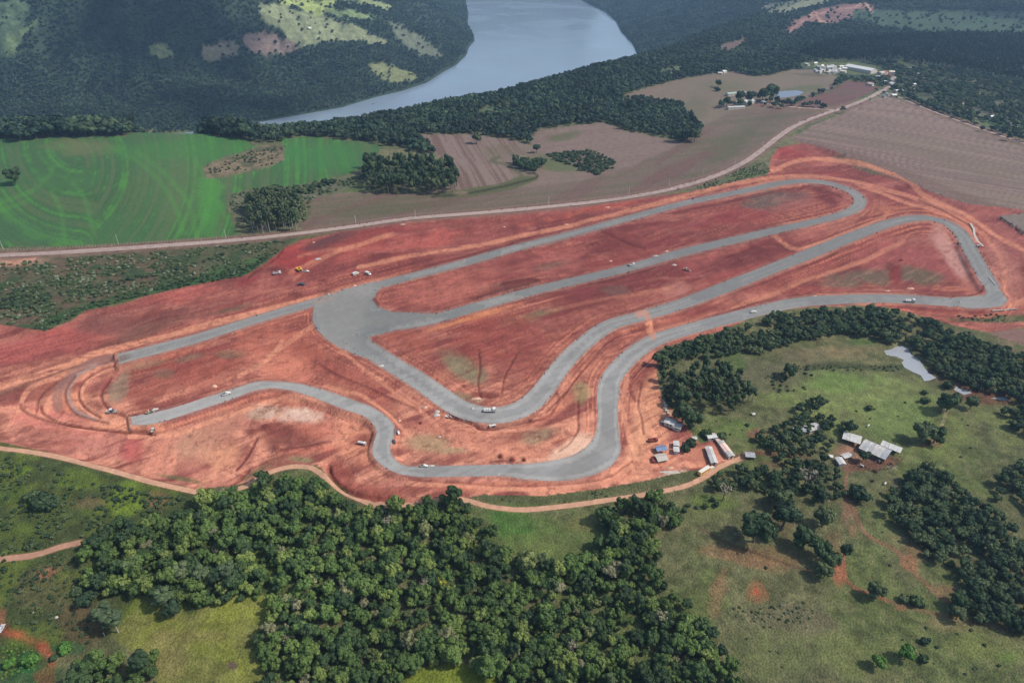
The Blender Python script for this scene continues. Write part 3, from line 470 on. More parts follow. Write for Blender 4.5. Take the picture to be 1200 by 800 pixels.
# cuts and windrows: real relief plus fresh dark soil
DARK = rgb(106, 46, 42)
for P, wd, h, k in [
    ([(523, 487), (540, 491), (556, 497), (562, 501), (580, 501), (596, 497), (620, 492)], 2.6, -1.6, .9), ([(45, 472), (50, 482), (75, 494), (110, 499), (150, 503), (180, 505)], 1.8, -1.0, .8), ([(115, 485), (98, 474), (90, 460), (95, 445), (115, 430), (140, 422)], 2, -1.0, .8), ([(160, 487), (135, 480), (120, 470), (117, 455), (128, 440)], 2, -1.0, .7), ([(40, 478), (45, 460), (70, 440), (105, 425), (128, 418)], 2, -.9, .6),
    ([(400, 345), (440, 361), (460, 367), (500, 366), (540, 358), (600, 340), (630, 332)], 2.6, .9, .6), ([(441, 338), (437, 348), (445, 358)], 3.5, .8, .7), ([(445, 331), (500, 312), (600, 285)], 1.8, -.5, .8), ([(433, 396), (445, 408), (480, 432), (520, 460), (535, 472)], 1.4, -.5, .7), ([(500, 380), (566, 362), (633, 344), (733, 322), (800, 302), (900, 276), (960, 262)], 2, -.6, .7), ([(790, 249), (867, 233), (920, 222), (960, 222), (985, 230)], 2.5, -.9, .8),
    ([(560, 410), (562, 430), (560, 450), (563, 465)], 1.4, -.6, .8), ([(605, 415), (592, 440), (588, 460)], 1.4, -.5, .7), ([(677, 470), (677, 490), (676, 505), (666, 520), (655, 528)], 1.4, -.7, .8), ([(375, 425), (400, 440), (430, 452), (470, 470), (490, 480)], 1.6, .6, .7), ([(300, 510), (290, 530), (276, 547)], 1.8, -.8, .9), ([(330, 525), (360, 520), (388, 514)], 1.6, .5, .7), ([(385, 545), (388, 556), (400, 570), (425, 580), (460, 584)], 4, -2.0, .6), ([(290, 548), (275, 565), (268, 570)], 3, -.8, .6), ([(752, 450), (748, 475), (752, 490), (754, 508)], 1.2, -.4, .7), ([(640, 440), (655, 465), (650, 480), (640, 490), (610, 496)], 1.4, .4, .6),
    ([(850, 300), (900, 285), (930, 295)], 2, -.5, .5), ([(700, 268), (735, 285), (755, 290)], 1.6, -.5, .8), ([(1078, 232), (1110, 246), (1135, 262), (1142, 275)], 1.3, -.5, .9), ([(1140, 284), (1150, 310), (1170, 340), (1180, 350)], 1.4, -.5, .7), ([(1083, 345), (1130, 346), (1150, 338), (1150, 320), (1130, 292)], 2, -.7, .6), ([(800, 392), (850, 376), (920, 360), (1000, 355)], 1.6, -.5, .8), ([(800, 365), (867, 340), (933, 316), (1000, 286)], 1.6, -.5, .6), ([(640, 482), (660, 462), (690, 425), (720, 395), (760, 380)], 1.4, -.5, .7), ([(590, 333), (625, 328), (628, 334), (560, 350)], 3, .8, .9), ([(745, 470), (738, 450), (770, 412)], 1.4, -.4, .7), ([(470, 545), (480, 560), (540, 566), (620, 569), (700, 562), (740, 540)], 1.5, -.6, .5), ([(575, 542), (590, 541), (600, 543)], 2, .6, .9), ([(505, 240 + 310), (530, 552)], 1, .3, .3),
    ([(330, 292), (320, 305), (290, 325)], 2, -.6, .7), ([(150, 380), (210, 370), (300, 350)], 1.2, .3, .5), ([(400, 355), (385, 385), (420, 425), (450, 445)], 1.5, -.4, .0)]:
    q = smooth(P, False, 4); x0, x1, y0, y1 = sub(q, wd * 3 + 3); b = np.nonzero((IU > x0) & (IU < x1) & (IV > y0) & (IV < y1))[0]
    d = seg_dist(IU[b] + nw1[b] * 2, IV[b] + nw2[b] * 2, q); free = 1 - m_track[b]
    DZ[b] += h * 1.3 * np.exp(-(d / (wd * .75)) ** 2) * free * sm(0, 3, d_track[b] + 1)
    mk = np.zeros(len(PX)); mk[b] = (1 - sm(wd / 2, wd / 2 + 1.2, d)) * k * (.5 + .7 * nB[b]); mix(mk, DARK, rm)
for (cx, cy, rx, ry, h) in [(545, 453, 3, 2, .8), (572, 464, 9, 3, -.8), (311, 497, 7, 4, 1.6), (323, 523, 6, 4, 1.5), (296, 502, 8, 4, 1.4), (349, 346, 9, 3, 1.2), (640, 281, 6, 2, 1), (385, 343, 9, 3, 1.4), (378, 328, 6, 1.5, -.8), (1047, 310, 8, 5, .8), (587, 534, 3, 2, 1.2), (601, 538, 4, 2.5, 1.4), (614, 538, 3, 2, 1.), (467, 505, 5, 5, 1.2), (810, 292, 6, 2, 1), (1070, 330, 8, 3, .9), (330, 318, 12, 5, 1.5)]:
    e = np.exp(-(((IU - cx) / rx) ** 2 + ((IV - cy) / ry) ** 2)); DZ += e * h * (1 - m_track); mix(e * .8, DARK, rm)
DZ -= rm * sm(2.5, 6.5, d_track) * sm(0, 7, d_red) * 2.2 * sm(.42, .58, nD)
DZ += rm * (nB - .5) * 1.3 * sm(2, 10, d_track) + rm * (nC - .5) * .35 * sm(1, 5, d_track)
DZ += (1 - rm) * pn * (nC - .5) * .5 * (1 - m_track) * sm(0, 3, d_road) * (1 - gm) * (1 - PL)
# ---------- circuit, roads, water
tcol = rgb(122, 121, 117); tc2 = rgb(158, 156, 151)  # far track darker: partly a different surface, partly cloud shade painted into the colour
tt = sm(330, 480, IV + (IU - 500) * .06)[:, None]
lum = COL @ np.array([.3, .5, .2])
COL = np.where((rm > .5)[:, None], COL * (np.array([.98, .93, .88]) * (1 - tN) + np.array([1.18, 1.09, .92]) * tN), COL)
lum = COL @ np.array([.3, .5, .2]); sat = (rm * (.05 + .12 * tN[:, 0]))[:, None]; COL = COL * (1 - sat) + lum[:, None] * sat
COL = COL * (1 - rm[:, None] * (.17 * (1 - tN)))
COL = np.where(PL[:, None] > .5, COL * np.array([.83, .735, .665]), COL); COL = np.where((gm > .5)[:, None], COL * np.array([1.02, 1.0, .8]), COL)
fine = fbm(PX, PY, 1.6, 47, 2) - .5; s4 = aniso(aT, 26, 1.3, 97, .8) - .5; s5 = aniso(aT + 1.2, 40, 2.0, 98, .8) - .5
g0 = sm(.42, .6, fbm(PX, PY, 60, 211, 2)); COL = COL * (1 + rm[:, None] * (fine * .22 + s4 * (.08 + .3 * g0) + s5 * (.06 + .26 * (1 - g0)))[:, None]); COL = np.clip(COL, .004, .9)
h1 = aniso(aT + .05, 16, 1.5, 201, .9); h2 = aniso(aT - .6, 12, 1.3, 203, .9); h3 = fbm(PX, PY, 3.2, 205, 3)
g1 = sm(.48, .62, fbm(PX, PY, 45, 207, 3)); g2 = sm(.5, .62, fbm(PX, PY, 55, 209, 3)); mix(rm * g1 * sm(.60, .66, h1) * .45, rgb(112, 56, 50)); mix(rm * g2 * sm(.60, .67, h2) * .4, rgb(116, 60, 52)); mix(rm * (1 - g1) * sm(.40, .34, h1) * .15, rgb(206, 144, 120)); mix(rm * sm(.66, .72, h3) * .4, rgb(108, 56, 50))
for P_, w_, c_ in [([(128, 417), (100, 426), (78, 440), (66, 458), (66, 474)], 9, (142, 104, 94)), ([(110, 424), (90, 436), (80, 452), (80, 466), (90, 480), (110, 488)], 2.5, (158, 134, 124)), ([(87, 438), (76, 455), (78, 470), (92, 484), (125, 492)], 1.2, (104, 62, 56)), ([(22, 470), (24, 476), (40, 485), (70, 493), (110, 499), (150, 503)], 1.3, (112, 58, 50))]:
    mix(lin(P_, w_, 2, .5) * .7, rgb(*c_), rm)
mix(rm * (1 - sm(.3, 1.5, np.where(m_track, 9, d_track))) * .55 * (nC > .46), rgb(104, 62, 54)); mix(rm * (1 - sm(.3, 3, np.where(m_track, 9, d_track) + nC * 3 - 1.5)) * .4, rgb(158, 126, 112))  # dark trackside line is ditch shadow painted into the soil; paler one strewn gravel
mix(rm * ell(835, 530, 40, 14, -10) * .8, rgb(186, 122, 98)); mix(rm * ell(668, 528, 30, 12, -30) * (.4 + nC), rgb(218, 176, 150)); mix(rm * ell(345, 482, 40, 9, 8) * (nC > .5) * .7, rgb(208, 172, 152))
pz = (PY < 650) & (rm < .5) & ~m_green & (PL < .5); COL[pz] *= np.array([1.05, 1.01, .92])
COL_base = COL.copy()
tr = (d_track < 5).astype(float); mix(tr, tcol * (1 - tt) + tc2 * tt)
mix(tr * ell(420, 380, 60, 40, 0, .7, .4) * .8, rgb(112, 114, 110)); mix(tr * ell(475, 372, 60, 8, -5) * .5, rgb(128, 124, 116)); mix(tr * sm(.5, .7, aniso(aT, 60, 2.5, 103)) * .25, rgb(104, 104, 102)); mix(tr * sm(.5, .7, nA) * .4, rgb(140, 136, 128)); mix(tr * sm(.52, .66, nB) * .3, rgb(112, 110, 106)); mix(tr * ell(380, 352, 16, 3, -16) * .5, rgb(150, 120, 104)); mix(tr * ell(140, 421, 16, 4, -16) * .7, rgb(112, 86, 74))
edge = np.full(UU.shape, 9.)
for n_, p in enumerate(track_polys):
    P = list(p) + [p[0]]; mx = np.array([(a[0] + b[0]) / 2 for a, b in zip(P[:-1], P[1:])]); my = np.array([(a[1] + b[1]) / 2 for a, b in zip(P[:-1], P[1:])])
    cov = np.zeros(len(mx), bool)
    for k_, q in enumerate(track_polys):
        if k_ != n_: cov |= inside(mx, my, q)
    for (a, b), cv_ in zip(zip(P[:-1], P[1:]), cov):
        if cv_ or math.hypot(a[0] - b[0], a[1] - b[1]) > 14: continue
        j0, j1 = np.searchsorted(cols, [min(a[0], b[0]) - 4, max(a[0], b[0]) + 4]); i0 = np.searchsorted(-rowV, -(max(a[1], b[1]) + 4)); i1 = np.searchsorted(-rowV, -(min(a[1], b[1]) - 4))
        idx = (np.arange(i0, i1)[:, None] * NC + np.arange(j0, j1)[None]).ravel()
        if len(idx): edge[idx] = np.minimum(edge[idx], seg_dist(UU[idx], VV[idx], [a, b]))
lane = fbm(edge, PX * .01, 1.6, 109, 3, .6); mix(tr * sm(.48, .64, lane) * .34, rgb(112, 111, 108)); mix(tr * sm(.48, .36, lane) * .26, rgb(168, 160, 150))
mix(tr * (1 - sm(.2, 1.8, edge + nC * 1.6)) * .6 * (1 - (ell(430, 380, 60, 30, 0, .6, .2))), rgb(146, 110, 96))
mix(tr * lin([(747, 368), (757, 368), (765, 395)], 4, 3) * .7, rgb(188, 128, 104))
rd = (d_road < 3).astype(float) * (d_track > 6); mix(rd, rgb(166, 146, 136)); rds = dist_to([smooth(road_line, False, 5)], 6, False) if False else None
mix(rd * sm(.5, .65, aniso(wang((300, 279), (700, 236)), 80, 1.6, 105)) * .5, rgb(134, 116, 106)); _c = COL; COL = COL_base; mix((1 - sm(1, 5, d_road)) * (PY < 1100) * .8, rgb(126, 96, 84)); mix((1 - sm(0, 1.6, d_road)) * (PY < 1100) * .4, rgb(96, 70, 60)); mix((1 - sm(0, 1.6, d_dirt)) * .45, rgb(150, 112, 92)); COL = _c
m_dirt = (d_dirt < 3) & (d_track > 5); mix(m_dirt * 1., rgb(190, 146, 118) * (.88 + .24 * nC[:, None])); mix((m_dirt > 0) * (UU < 120) * (VV > 600) * 1. * .6, rgb(150, 112, 92))
m_pond = d_pond < .06
fin = (.93 + .14 * nC[:, None])
COL = np.clip(COL * fin, 0, .9); COL_base = np.clip(COL_base * fin, 0, .9)
Z = Z + DZ
Z[d_track < .06] += .25
Z[m_pond] = 0
for p in pond_polys:                                  # level water
    m = polymask([p]) | (dist_to([p], 1) < .06)
    if m.any(): zc = np.median(H0(PX[m], PY[m], LSD[m])) - .4; Z[m] = zc
ZG = Z.reshape(NR, NC)
def ground(x, y):
    """height of the finished ground"""
    x = np.atleast_1d(np.asarray(x, float)); y = np.atleast_1d(np.asarray(y, float))
    u, v = xy2uv(x, y); j = np.clip(np.searchsorted(cols, u) - 1, 0, NC - 2); i = np.clip(np.searchsorted(rowsY, y) - 1, 0, NR - 2)
    fx = np.clip((u - cols[j]) / (cols[j + 1] - cols[j]), 0, 1); fy = np.clip((y - rowsY[i]) / (rowsY[i + 1] - rowsY[i]), 0, 1)
    return (ZG[i, j] * (1 - fx) + ZG[i, j + 1] * fx) * (1 - fy) + (ZG[i + 1, j] * (1 - fx) + ZG[i + 1, j + 1] * fx) * fy
def at(u, v, lift=0):
    x, y = march([u], [v], ground, lift); z = ground(x, y)
    return Vector((x[0], y[0], z[0]))
# ------------------------------------------------------------------ materials
def nodemat(name, rough=.9, spec=.2):
    m = bpy.data.materials.new(name); m.use_nodes = True; n = m.node_tree; b = n.nodes["Principled BSDF"]
    b.inputs["Roughness"].default_value = rough; b.inputs["Specular IOR Level"].default_value = spec
    return m, n, b
def ground_mat(name, scale1, scale2, amp, bump, rough=.95):
    m, n, b = nodemat(name, rough, .12); L = n.links
    vc = n.nodes.new("ShaderNodeAttribute"); vc.attribute_name = "albedo"
    geo = n.nodes.new("ShaderNodeNewGeometry")
    n1 = n.nodes.new("ShaderNodeTexNoise"); n1.inputs["Scale"].default_value = scale1; n1.inputs["Detail"].default_value = 5; L.new(geo.outputs["Position"], n1.inputs["Vector"])
    n2 = n.nodes.new("ShaderNodeTexNoise"); n2.inputs["Scale"].default_value = scale2; n2.inputs["Detail"].default_value = 3; L.new(geo.outputs["Position"], n2.inputs["Vector"])
    mr = n.nodes.new("ShaderNodeMapRange"); mr.inputs["From Min"].default_value = .3; mr.inputs["From Max"].default_value = .7
    mr.inputs["To Min"].default_value = 1 - amp; mr.inputs["To Max"].default_value = 1 + amp; L.new(n1.outputs["Fac"], mr.inputs["Value"])
    mr2 = n.nodes.new("ShaderNodeMapRange"); mr2.inputs["From Min"].default_value = .3; mr2.inputs["From Max"].default_value = .7
    mr2.inputs["To Min"].default_value = 1 - amp * .7; mr2.inputs["To Max"].default_value = 1 + amp * .7; L.new(n2.outputs["Fac"], mr2.inputs["Value"])
    mu = n.nodes.new("ShaderNodeMath"); mu.operation = 'MULTIPLY'; L.new(mr.outputs[0], mu.inputs[0]); L.new(mr2.outputs[0], mu.inputs[1])
    vs = n.nodes.new("ShaderNodeVectorMath"); vs.operation = 'SCALE'; L.new(vc.outputs["Color"], vs.inputs[0]); L.new(mu.outputs[0], vs.inputs["Scale"])
    L.new(vs.outputs[0], b.inputs["Base Color"])
    bp = n.nodes.new("ShaderNodeBump"); bp.inputs["Strength"].default_value = 1; bp.inputs["Distance"].default_value = bump
    L.new(n1.outputs["Fac"], bp.inputs["Height"]); L.new(bp.outputs[0], b.inputs["Normal"])
    return m
M_earth = ground_mat("bare_earth", .8, .12, .12, .45); M_grass = ground_mat("pasture_grass", 1.1, .16, .34, .9)
M_crop = ground_mat("crop_leaves", .5, 2.5, .14, .35); M_field = ground_mat("stubble", .3, 2., .12, .35)
M_track = ground_mat("crushed_stone_and_asphalt", .25, 3., .05, .03, .8); M_road = ground_mat("gravel", .5, 2.5, .12, .1); M_forestfloor = ground_mat("hillside_cover", .08, .4, .3, 3.)
def water_mat(name, col, rough, bump, sc):
    m, n, b = nodemat(name, rough, .5); b.inputs["Base Color"].default_value = (*col, 1); b.inputs["IOR"].default_value = 1.33
    t = n.nodes.new("ShaderNodeTexNoise"); t.inputs["Scale"].default_value = sc; t.inputs["Detail"].default_value = 4
    g = n.nodes.new("ShaderNodeNewGeometry"); n.links.new(g.outputs["Position"], t.inputs["Vector"])
    bp = n.nodes.new("ShaderNodeBump"); bp.inputs["Distance"].default_value = bump; n.links.new(t.outputs["Fac"], bp.inputs["Height"]); n.links.new(bp.outputs[0], b.inputs["Normal"])
    return m
M_lake = water_mat("lake_water", (.18, .225, .265), .16, .25, .06); M_bluepond = water_mat("blue_pond_water", (.13, .15, .19), .3, .05, .4); M_pond = water_mat("pond_water", (.27, .28, .29), .15, .05, .4)
# ------------------------------------------------------------------ terrain objects, one per kind of ground, meeting edge to edge
CX = X; CY = Y
fi = np.arange((NR - 1) * (NC - 1)); ri, ci = fi // (NC - 1), fi % (NC - 1)
quad = np.stack([ri * NC + ci, ri * NC + ci + 1, (ri + 1) * NC + ci + 1, (ri + 1) * NC + ci], 1)
SNf = SN.ravel(); flip = SNf[quad[:, 1]] & SNf[quad[:, 3]] & ~(SNf[quad[:, 0]] & SNf[quad[:, 2]])
A = np.where(flip[:, None], quad[:, [0, 1, 3]], quad[:, [0, 1, 2]]); B = np.where(flip[:, None], quad[:, [1, 2, 3]], quad[:, [0, 2, 3]])
quad4 = quad; quad = np.stack([A, B], 1).reshape(-1, 3)
fcu = UU[quad].mean(1); fcv = VV[quad].mean(1); fy = PY[quad].mean(1); fl = LSD[quad].mean(1)
cls = np.zeros(len(quad), int)
def setc(polys, k):
    cls[polymask(polys, fcu, fcv)] = k
cls[(fy > 1150) & (fl < 700) | (fy > 1700)] = 1
setc(red_polys, 2); setc(green_polys, 3)
for k, p in enumerate(plough_polys): setc([p], 10 + k)
setc(dirt_polys[:1], 20); setc(dirt_polys[1:2], 21); setc(dirt_polys[2:3], 22); setc(dirt_polys[3:4], 23)
setc(road_polys[:1], 30); setc(road_polys[1:2], 31); setc(road_polys[2:3], 32); setc(track_polys, 4)
for k, p in enumerate(pond_polys): setc([p], 40 + k)
info = {0: ("grassland", M_grass, "rough green pasture and grassland around the circuit"), 1: ("hills", M_forestfloor, "wooded hills around the lake"), 2: ("earthworks", M_earth, "bare red earth graded around the new circuit"),
        3: ("crop_field", M_crop, "bright green crop field with curved drill rows"), 4: ("race_track", M_track, "winding grey race track under construction"),
        10: ("ploughed_field", M_field, "large bare ploughed field beside the road on the right"), 11: ("ploughed_field", M_field, "small reddish ploughed field beside the village road"), 12: ("ploughed_field", M_field, "long stubble field between the gravel road and the wooded valley"), 13: ("ploughed_field", M_field, "grey field corner at the right edge above the red earth"), 14: ("ploughed_field", M_field, "bare field corner at the right edge below the track"),
        20: ("dirt_road", M_road, "pale dirt road along the lower left edge of the red earth"), 21: ("dirt_road", M_road, "pale dirt road hooking round the red embankment above the forest"), 22: ("dirt_road", M_road, "pale dirt road from the forest edge to the sheds"), 23: ("dirt_path", M_road, "narrow dirt path through the brush at the left edge"),
        30: ("gravel_road", M_road, "long gravel road from the left edge to the village"), 31: ("gravel_road", M_road, "gravel lane to the farm with the blue pond"), 32: ("gravel_road", M_road, "narrow lane along the far side of the ploughed field"),
        40: ("pond", M_pond, "long pale pond beside the wood on the right"), 41: ("pond", M_pond, "small pool of pale water in the marsh"), 42: ("pond", M_bluepond, "blue lined farm pond beside the round tree"),
        43: ("pond", M_pond, "thin sliver of pale water at the marsh edge")}
P3 = np.stack([PX, PY, Z], 1)
def link_mesh(name, verts, faces, mat, colr=None, smooth_=True, label=None, kind=None):
    me = bpy.data.meshes.new(name); n = faces.shape[1]
    me.vertices.add(len(verts)); me.vertices.foreach_set("co", verts.astype(np.float32).ravel())
    me.loops.add(faces.size); me.loops.foreach_set("vertex_index", faces.astype(np.int32).ravel())
    me.polygons.add(len(faces)); me.polygons.foreach_set("loop_start", np.arange(0, faces.size, n, dtype=np.int32)); me.polygons.foreach_set("loop_total", np.full(len(faces), n, np.int32))
    if smooth_: me.polygons.foreach_set("use_smooth", np.ones(len(faces), bool))
    me.update(calc_edges=True)
    if colr is not None:
        at_ = me.color_attributes.new("albedo", 'FLOAT_COLOR', 'POINT'); c4 = np.ones((len(verts), 4), np.float32); c4[:, :3] = colr; at_.data.foreach_set("color", c4.ravel())
    me.materials.append(mat); o = bpy.data.objects.new(name, me); S.collection.objects.link(o)
    if label: o["label"] = label
    if kind: o["kind"] = kind
    return o
for k, (nm, mt, lb) in info.items():
    f = quad[cls == k]
    if not len(f): print("no faces", nm, k); continue
    u_, inv = np.unique(f, return_inverse=True)
    o = link_mesh(nm, P3[u_], inv.reshape(f.shape), mt, (COL if k == 4 or k >= 20 else COL_base)[u_], True, lb, 'structure'); o["category"] = {"hills": "hill"}.get(nm, nm.replace("_", " "))
# lake sheet
from mathutils.geometry import tessellate_polygon
lp = [Vector((x, y, LAKE_Z)) for x, y in lake_poly]
cxm = sum(p.x for p in lp) / len(lp)
gx, gy = np.meshgrid(np.linspace(-6000, 3500, 60), np.linspace(1200, 9000, 60))
lv = np.stack([gx.ravel(), gy.ravel(), np.full(gx.size, LAKE_Z)], 1)
ii = np.arange(59 * 59); a_, b_ = ii // 59, ii % 59
lf = np.stack([a_ * 60 + b_, a_ * 60 + b_ + 1, (a_ + 1) * 60 + b_ + 1, (a_ + 1) * 60 + b_], 1)
nl = M_lake.node_tree; tl = nl.nodes.new("ShaderNodeTexNoise"); tl.inputs["Scale"].default_value = .0035; tl.inputs["Detail"].default_value = 6; tl.inputs["Distortion"].default_value = 1.2
gl = nl.nodes.new("ShaderNodeNewGeometry"); ml = nl.nodes.new("ShaderNodeMapRange"); ml.inputs["From Min"].default_value = .4; ml.inputs["From Max"].default_value = .62; ml.inputs["To Min"].default_value = .13; ml.inputs["To Max"].default_value = .24
nl.links.new(gl.outputs["Position"], tl.inputs["Vector"]); nl.links.new(tl.outputs["Fac"], ml.inputs[0]); nl.links.new(ml.outputs[0], nl.nodes["Principled BSDF"].inputs["Roughness"])
o = link_mesh("lake", lv, lf, M_lake, None, True, "broad calm lake winding between wooded hills", 'structure'); o["category"] = "lake"
#@@PART3
# ------------------------------------------------------------------ things: helpers
COLL = S.collection
def solid(name, c, rough=.7, spec=.3, noise=.0, sc=1.2, metal=0):
    m, n, b = nodemat(name, rough, spec); c = [((x / 255) / 12.92 if x / 255 <= .04045 else ((x / 255 + .055) / 1.055) ** 2.4) for x in c]
    b.inputs["Metallic"].default_value = metal
    if noise:
        t = n.nodes.new("ShaderNodeTexNoise"); t.inputs["Scale"].default_value = sc; t.inputs["Detail"].default_value = 4
        g = n.nodes.new("ShaderNodeTexCoord"); n.links.new(g.outputs["Object"], t.inputs["Vector"])
        r = n.nodes.new("ShaderNodeValToRGB"); r.color_ramp.elements[0].position = .35; r.color_ramp.elements[1].position = .68
        r.color_ramp.elements[0].color = (*[x * (1 - noise) for x in c], 1); r.color_ramp.elements[1].color = (*[min(x * (1 + noise * .6), .9) for x in c], 1)
        n.links.new(t.outputs["Fac"], r.inputs[0]); n.links.new(r.outputs[0], b.inputs["Base Color"])
    else: b.inputs["Base Color"].default_value = (*c, 1)
    return m
class MB:
    def __init__(s): s.v = []; s.f = []; s.mi = []
    def add(s, vs, fs, k=0):
        o = len(s.v); s.v += [tuple(v) for v in vs]; s.f += [tuple(i + o for i in f) for f in fs]; s.mi += [k] * len(fs)
    def box(s, x0, x1, y0, y1, z0, z1, k=0, taper=0, tx=0):
        a, b = taper, tx
        s.add([(x0, y0, z0), (x1, y0, z0), (x1, y1, z0), (x0, y1, z0), (x0 + a, y0 + b, z1), (x1 - a, y0 + b, z1), (x1 - a, y1 - b, z1), (x0 + a, y1 - b, z1)],
              [(3, 2, 1, 0), (4, 5, 6, 7), (0, 1, 5, 4), (1, 2, 6, 5), (2, 3, 7, 6), (3, 0, 4, 7)], k)
    def tube(s, p, q, r0, r1, n=6, k=0, cap=True):
        p, q = Vector(p), Vector(q); d = (q - p).normalized(); a = d.orthogonal().normalized(); b = d.cross(a); vs = []
        for c, r in ((p, r0), (q, r1)):
            for i in range(n):
                t = 2 * math.pi * i / n; vs.append(c + a * math.cos(t) * r + b * math.sin(t) * r)
        fs = [(i, (i + 1) % n, n + (i + 1) % n, n + i) for i in range(n)]
        if cap: fs += [tuple(range(n - 1, -1, -1)), tuple(range(n, 2 * n))]
        s.add(vs, fs, k)
    def prism(s, prof, y0, y1, k=0):
        n = len(prof); vs = [(x, y0, z) for x, z in prof] + [(x, y1, z) for x, z in prof]
        s.add(vs, [tuple(range(n)), tuple(range(2 * n - 1, n - 1, -1))] + [(i + n, (i + 1) % n + n, (i + 1) % n, i) for i in range(n)], k)
    def mesh(s, name, *mats):
        me = bpy.data.meshes.new(name); me.from_pydata(s.v, [], s.f)
        for m in mats: me.materials.append(m)
        if any(s.mi): me.polygons.foreach_set("material_index", s.mi)
        me.update(); return me
    def build(s, name, mats, parent=None):
        o = bpy.data.objects.new(name, s.mesh(name, *(mats if isinstance(mats, (list, tuple)) else [mats]))); COLL.objects.link(o)
        if parent: o.parent = parent
        return o
def tag(o, label=None, cat=None, group=None, kind=None):
    for k, v in (("label", label), ("category", cat), ("group", group), ("kind", kind)):
        if v: o[k] = v
    return o
def empty(name, loc=(0, 0, 0), rz=0):
    o = bpy.data.objects.new(name, None); COLL.objects.link(o); o.location = loc; o.rotation_euler = (0, 0, rz); o.empty_display_size = 1; return o
def copy_tree(o, parent=None):
    c = o.copy(); COLL.objects.link(c)
    if parent: c.parent = parent
    for ch in CH.get(o.name, []): 
        copy_tree(ch, c)
    return c
CH = {}
def reg(root):
    for o in list(root.children): CH.setdefault(root.name, []).append(o); reg(o)
# ------------------------------------------------------------------ foliage
def foliage(name, ramp, var=.22, patch=0):
    m, n, b = nodemat(name, .75, .15); L = n.links
    oi = n.nodes.new("ShaderNodeObjectInfo"); r = n.nodes.new("ShaderNodeValToRGB"); r.color_ramp.interpolation = 'LINEAR'
    e = r.color_ramp.elements
    for i, (p, c) in enumerate(ramp):
        q = e[i] if i < 2 else e.new(p); q.position = p; cc = rgb(*c) / K_ALB; q.color = (*cc, 1)
    L.new(oi.outputs["Random"], r.inputs[0])
    g = n.nodes.new("ShaderNodeNewGeometry"); mr = n.nodes.new("ShaderNodeMapRange"); mr.inputs["To Min"].default_value = 1 - var; mr.inputs["To Max"].default_value = 1 + var
    L.new(g.outputs["Random Per Island"], mr.inputs[0])
    vs = n.nodes.new("ShaderNodeVectorMath"); vs.operation = 'SCALE'; L.new(r.outputs[0], vs.inputs[0]); L.new(mr.outputs[0], vs.inputs["Scale"]); L.new(vs.outputs[0], b.inputs["Base Color"])
    if patch:
        t = n.nodes.new("ShaderNodeTexNoise"); t.inputs["Scale"].default_value = .012; t.inputs["Detail"].default_value = 5; L.new(g.outputs["Position"], t.inputs["Vector"])
        q = n.nodes.new("ShaderNodeMapRange"); q.inputs["From Min"].default_value = .35; q.inputs["From Max"].default_value = .68; q.inputs["To Min"].default_value = 1 - patch; q.inputs["To Max"].default_value = 1 + patch * 1.6; L.new(t.outputs["Fac"], q.inputs[0])
        v2 = n.nodes.new("ShaderNodeVectorMath"); v2.operation = 'SCALE'; L.new(vs.outputs[0], v2.inputs[0]); L.new(q.outputs[0], v2.inputs["Scale"]); L.new(v2.outputs[0], b.inputs["Base Color"])
    return m
M_fol = foliage("broadleaf_leaves", [(0, (46, 62, 40)), (1, (112, 110, 84)), (.3, (58, 76, 42)), (.55, (72, 92, 46)), (.8, (82, 100, 50)), (.95, (102, 114, 58)), (.985, (104, 102, 76))], .22, .22)
M_dark = foliage("dark_leaves", [(0, (44, 60, 42)), (1, (84, 94, 62)), (.5, (56, 74, 46))], .3)
M_far = foliage("distant_leaves", [(0, (34, 50, 40)), (1, (62, 74, 52)), (.5, (42, 58, 44)), (.8, (56, 72, 50))], .25, .35)
M_plant = foliage("plantation_leaves", [(0, (22, 36, 26)), (1, (40, 54, 36)), (.5, (30, 46, 30))], .3, .2); M_euc = foliage("eucalyptus_leaves", [(0, (62, 76, 52)), (1, (96, 104, 70)), (.5, (76, 90, 60))], .3)
M_yel = foliage("yellow_leaves", [(0, (140, 142, 50)), (1, (150, 146, 56))], .3); M_lime = foliage("lime_leaves", [(0, (64, 100, 42)), (1, (88, 116, 48))], .3)
M_grey = foliage("grey_twigs", [(0, (120, 112, 96)), (1, (140, 132, 112))], .3)
M_bush = foliage("bush_leaves", [(0, (58, 74, 46)), (1, (128, 134, 108)), (.4, (72, 88, 52)), (.75, (96, 106, 78))], .3)
M_bark = solid("bark", (104, 92, 78), .9, .1, .3); M_palebark = solid("pale_bark", (150, 142, 126), .9, .1, .2)
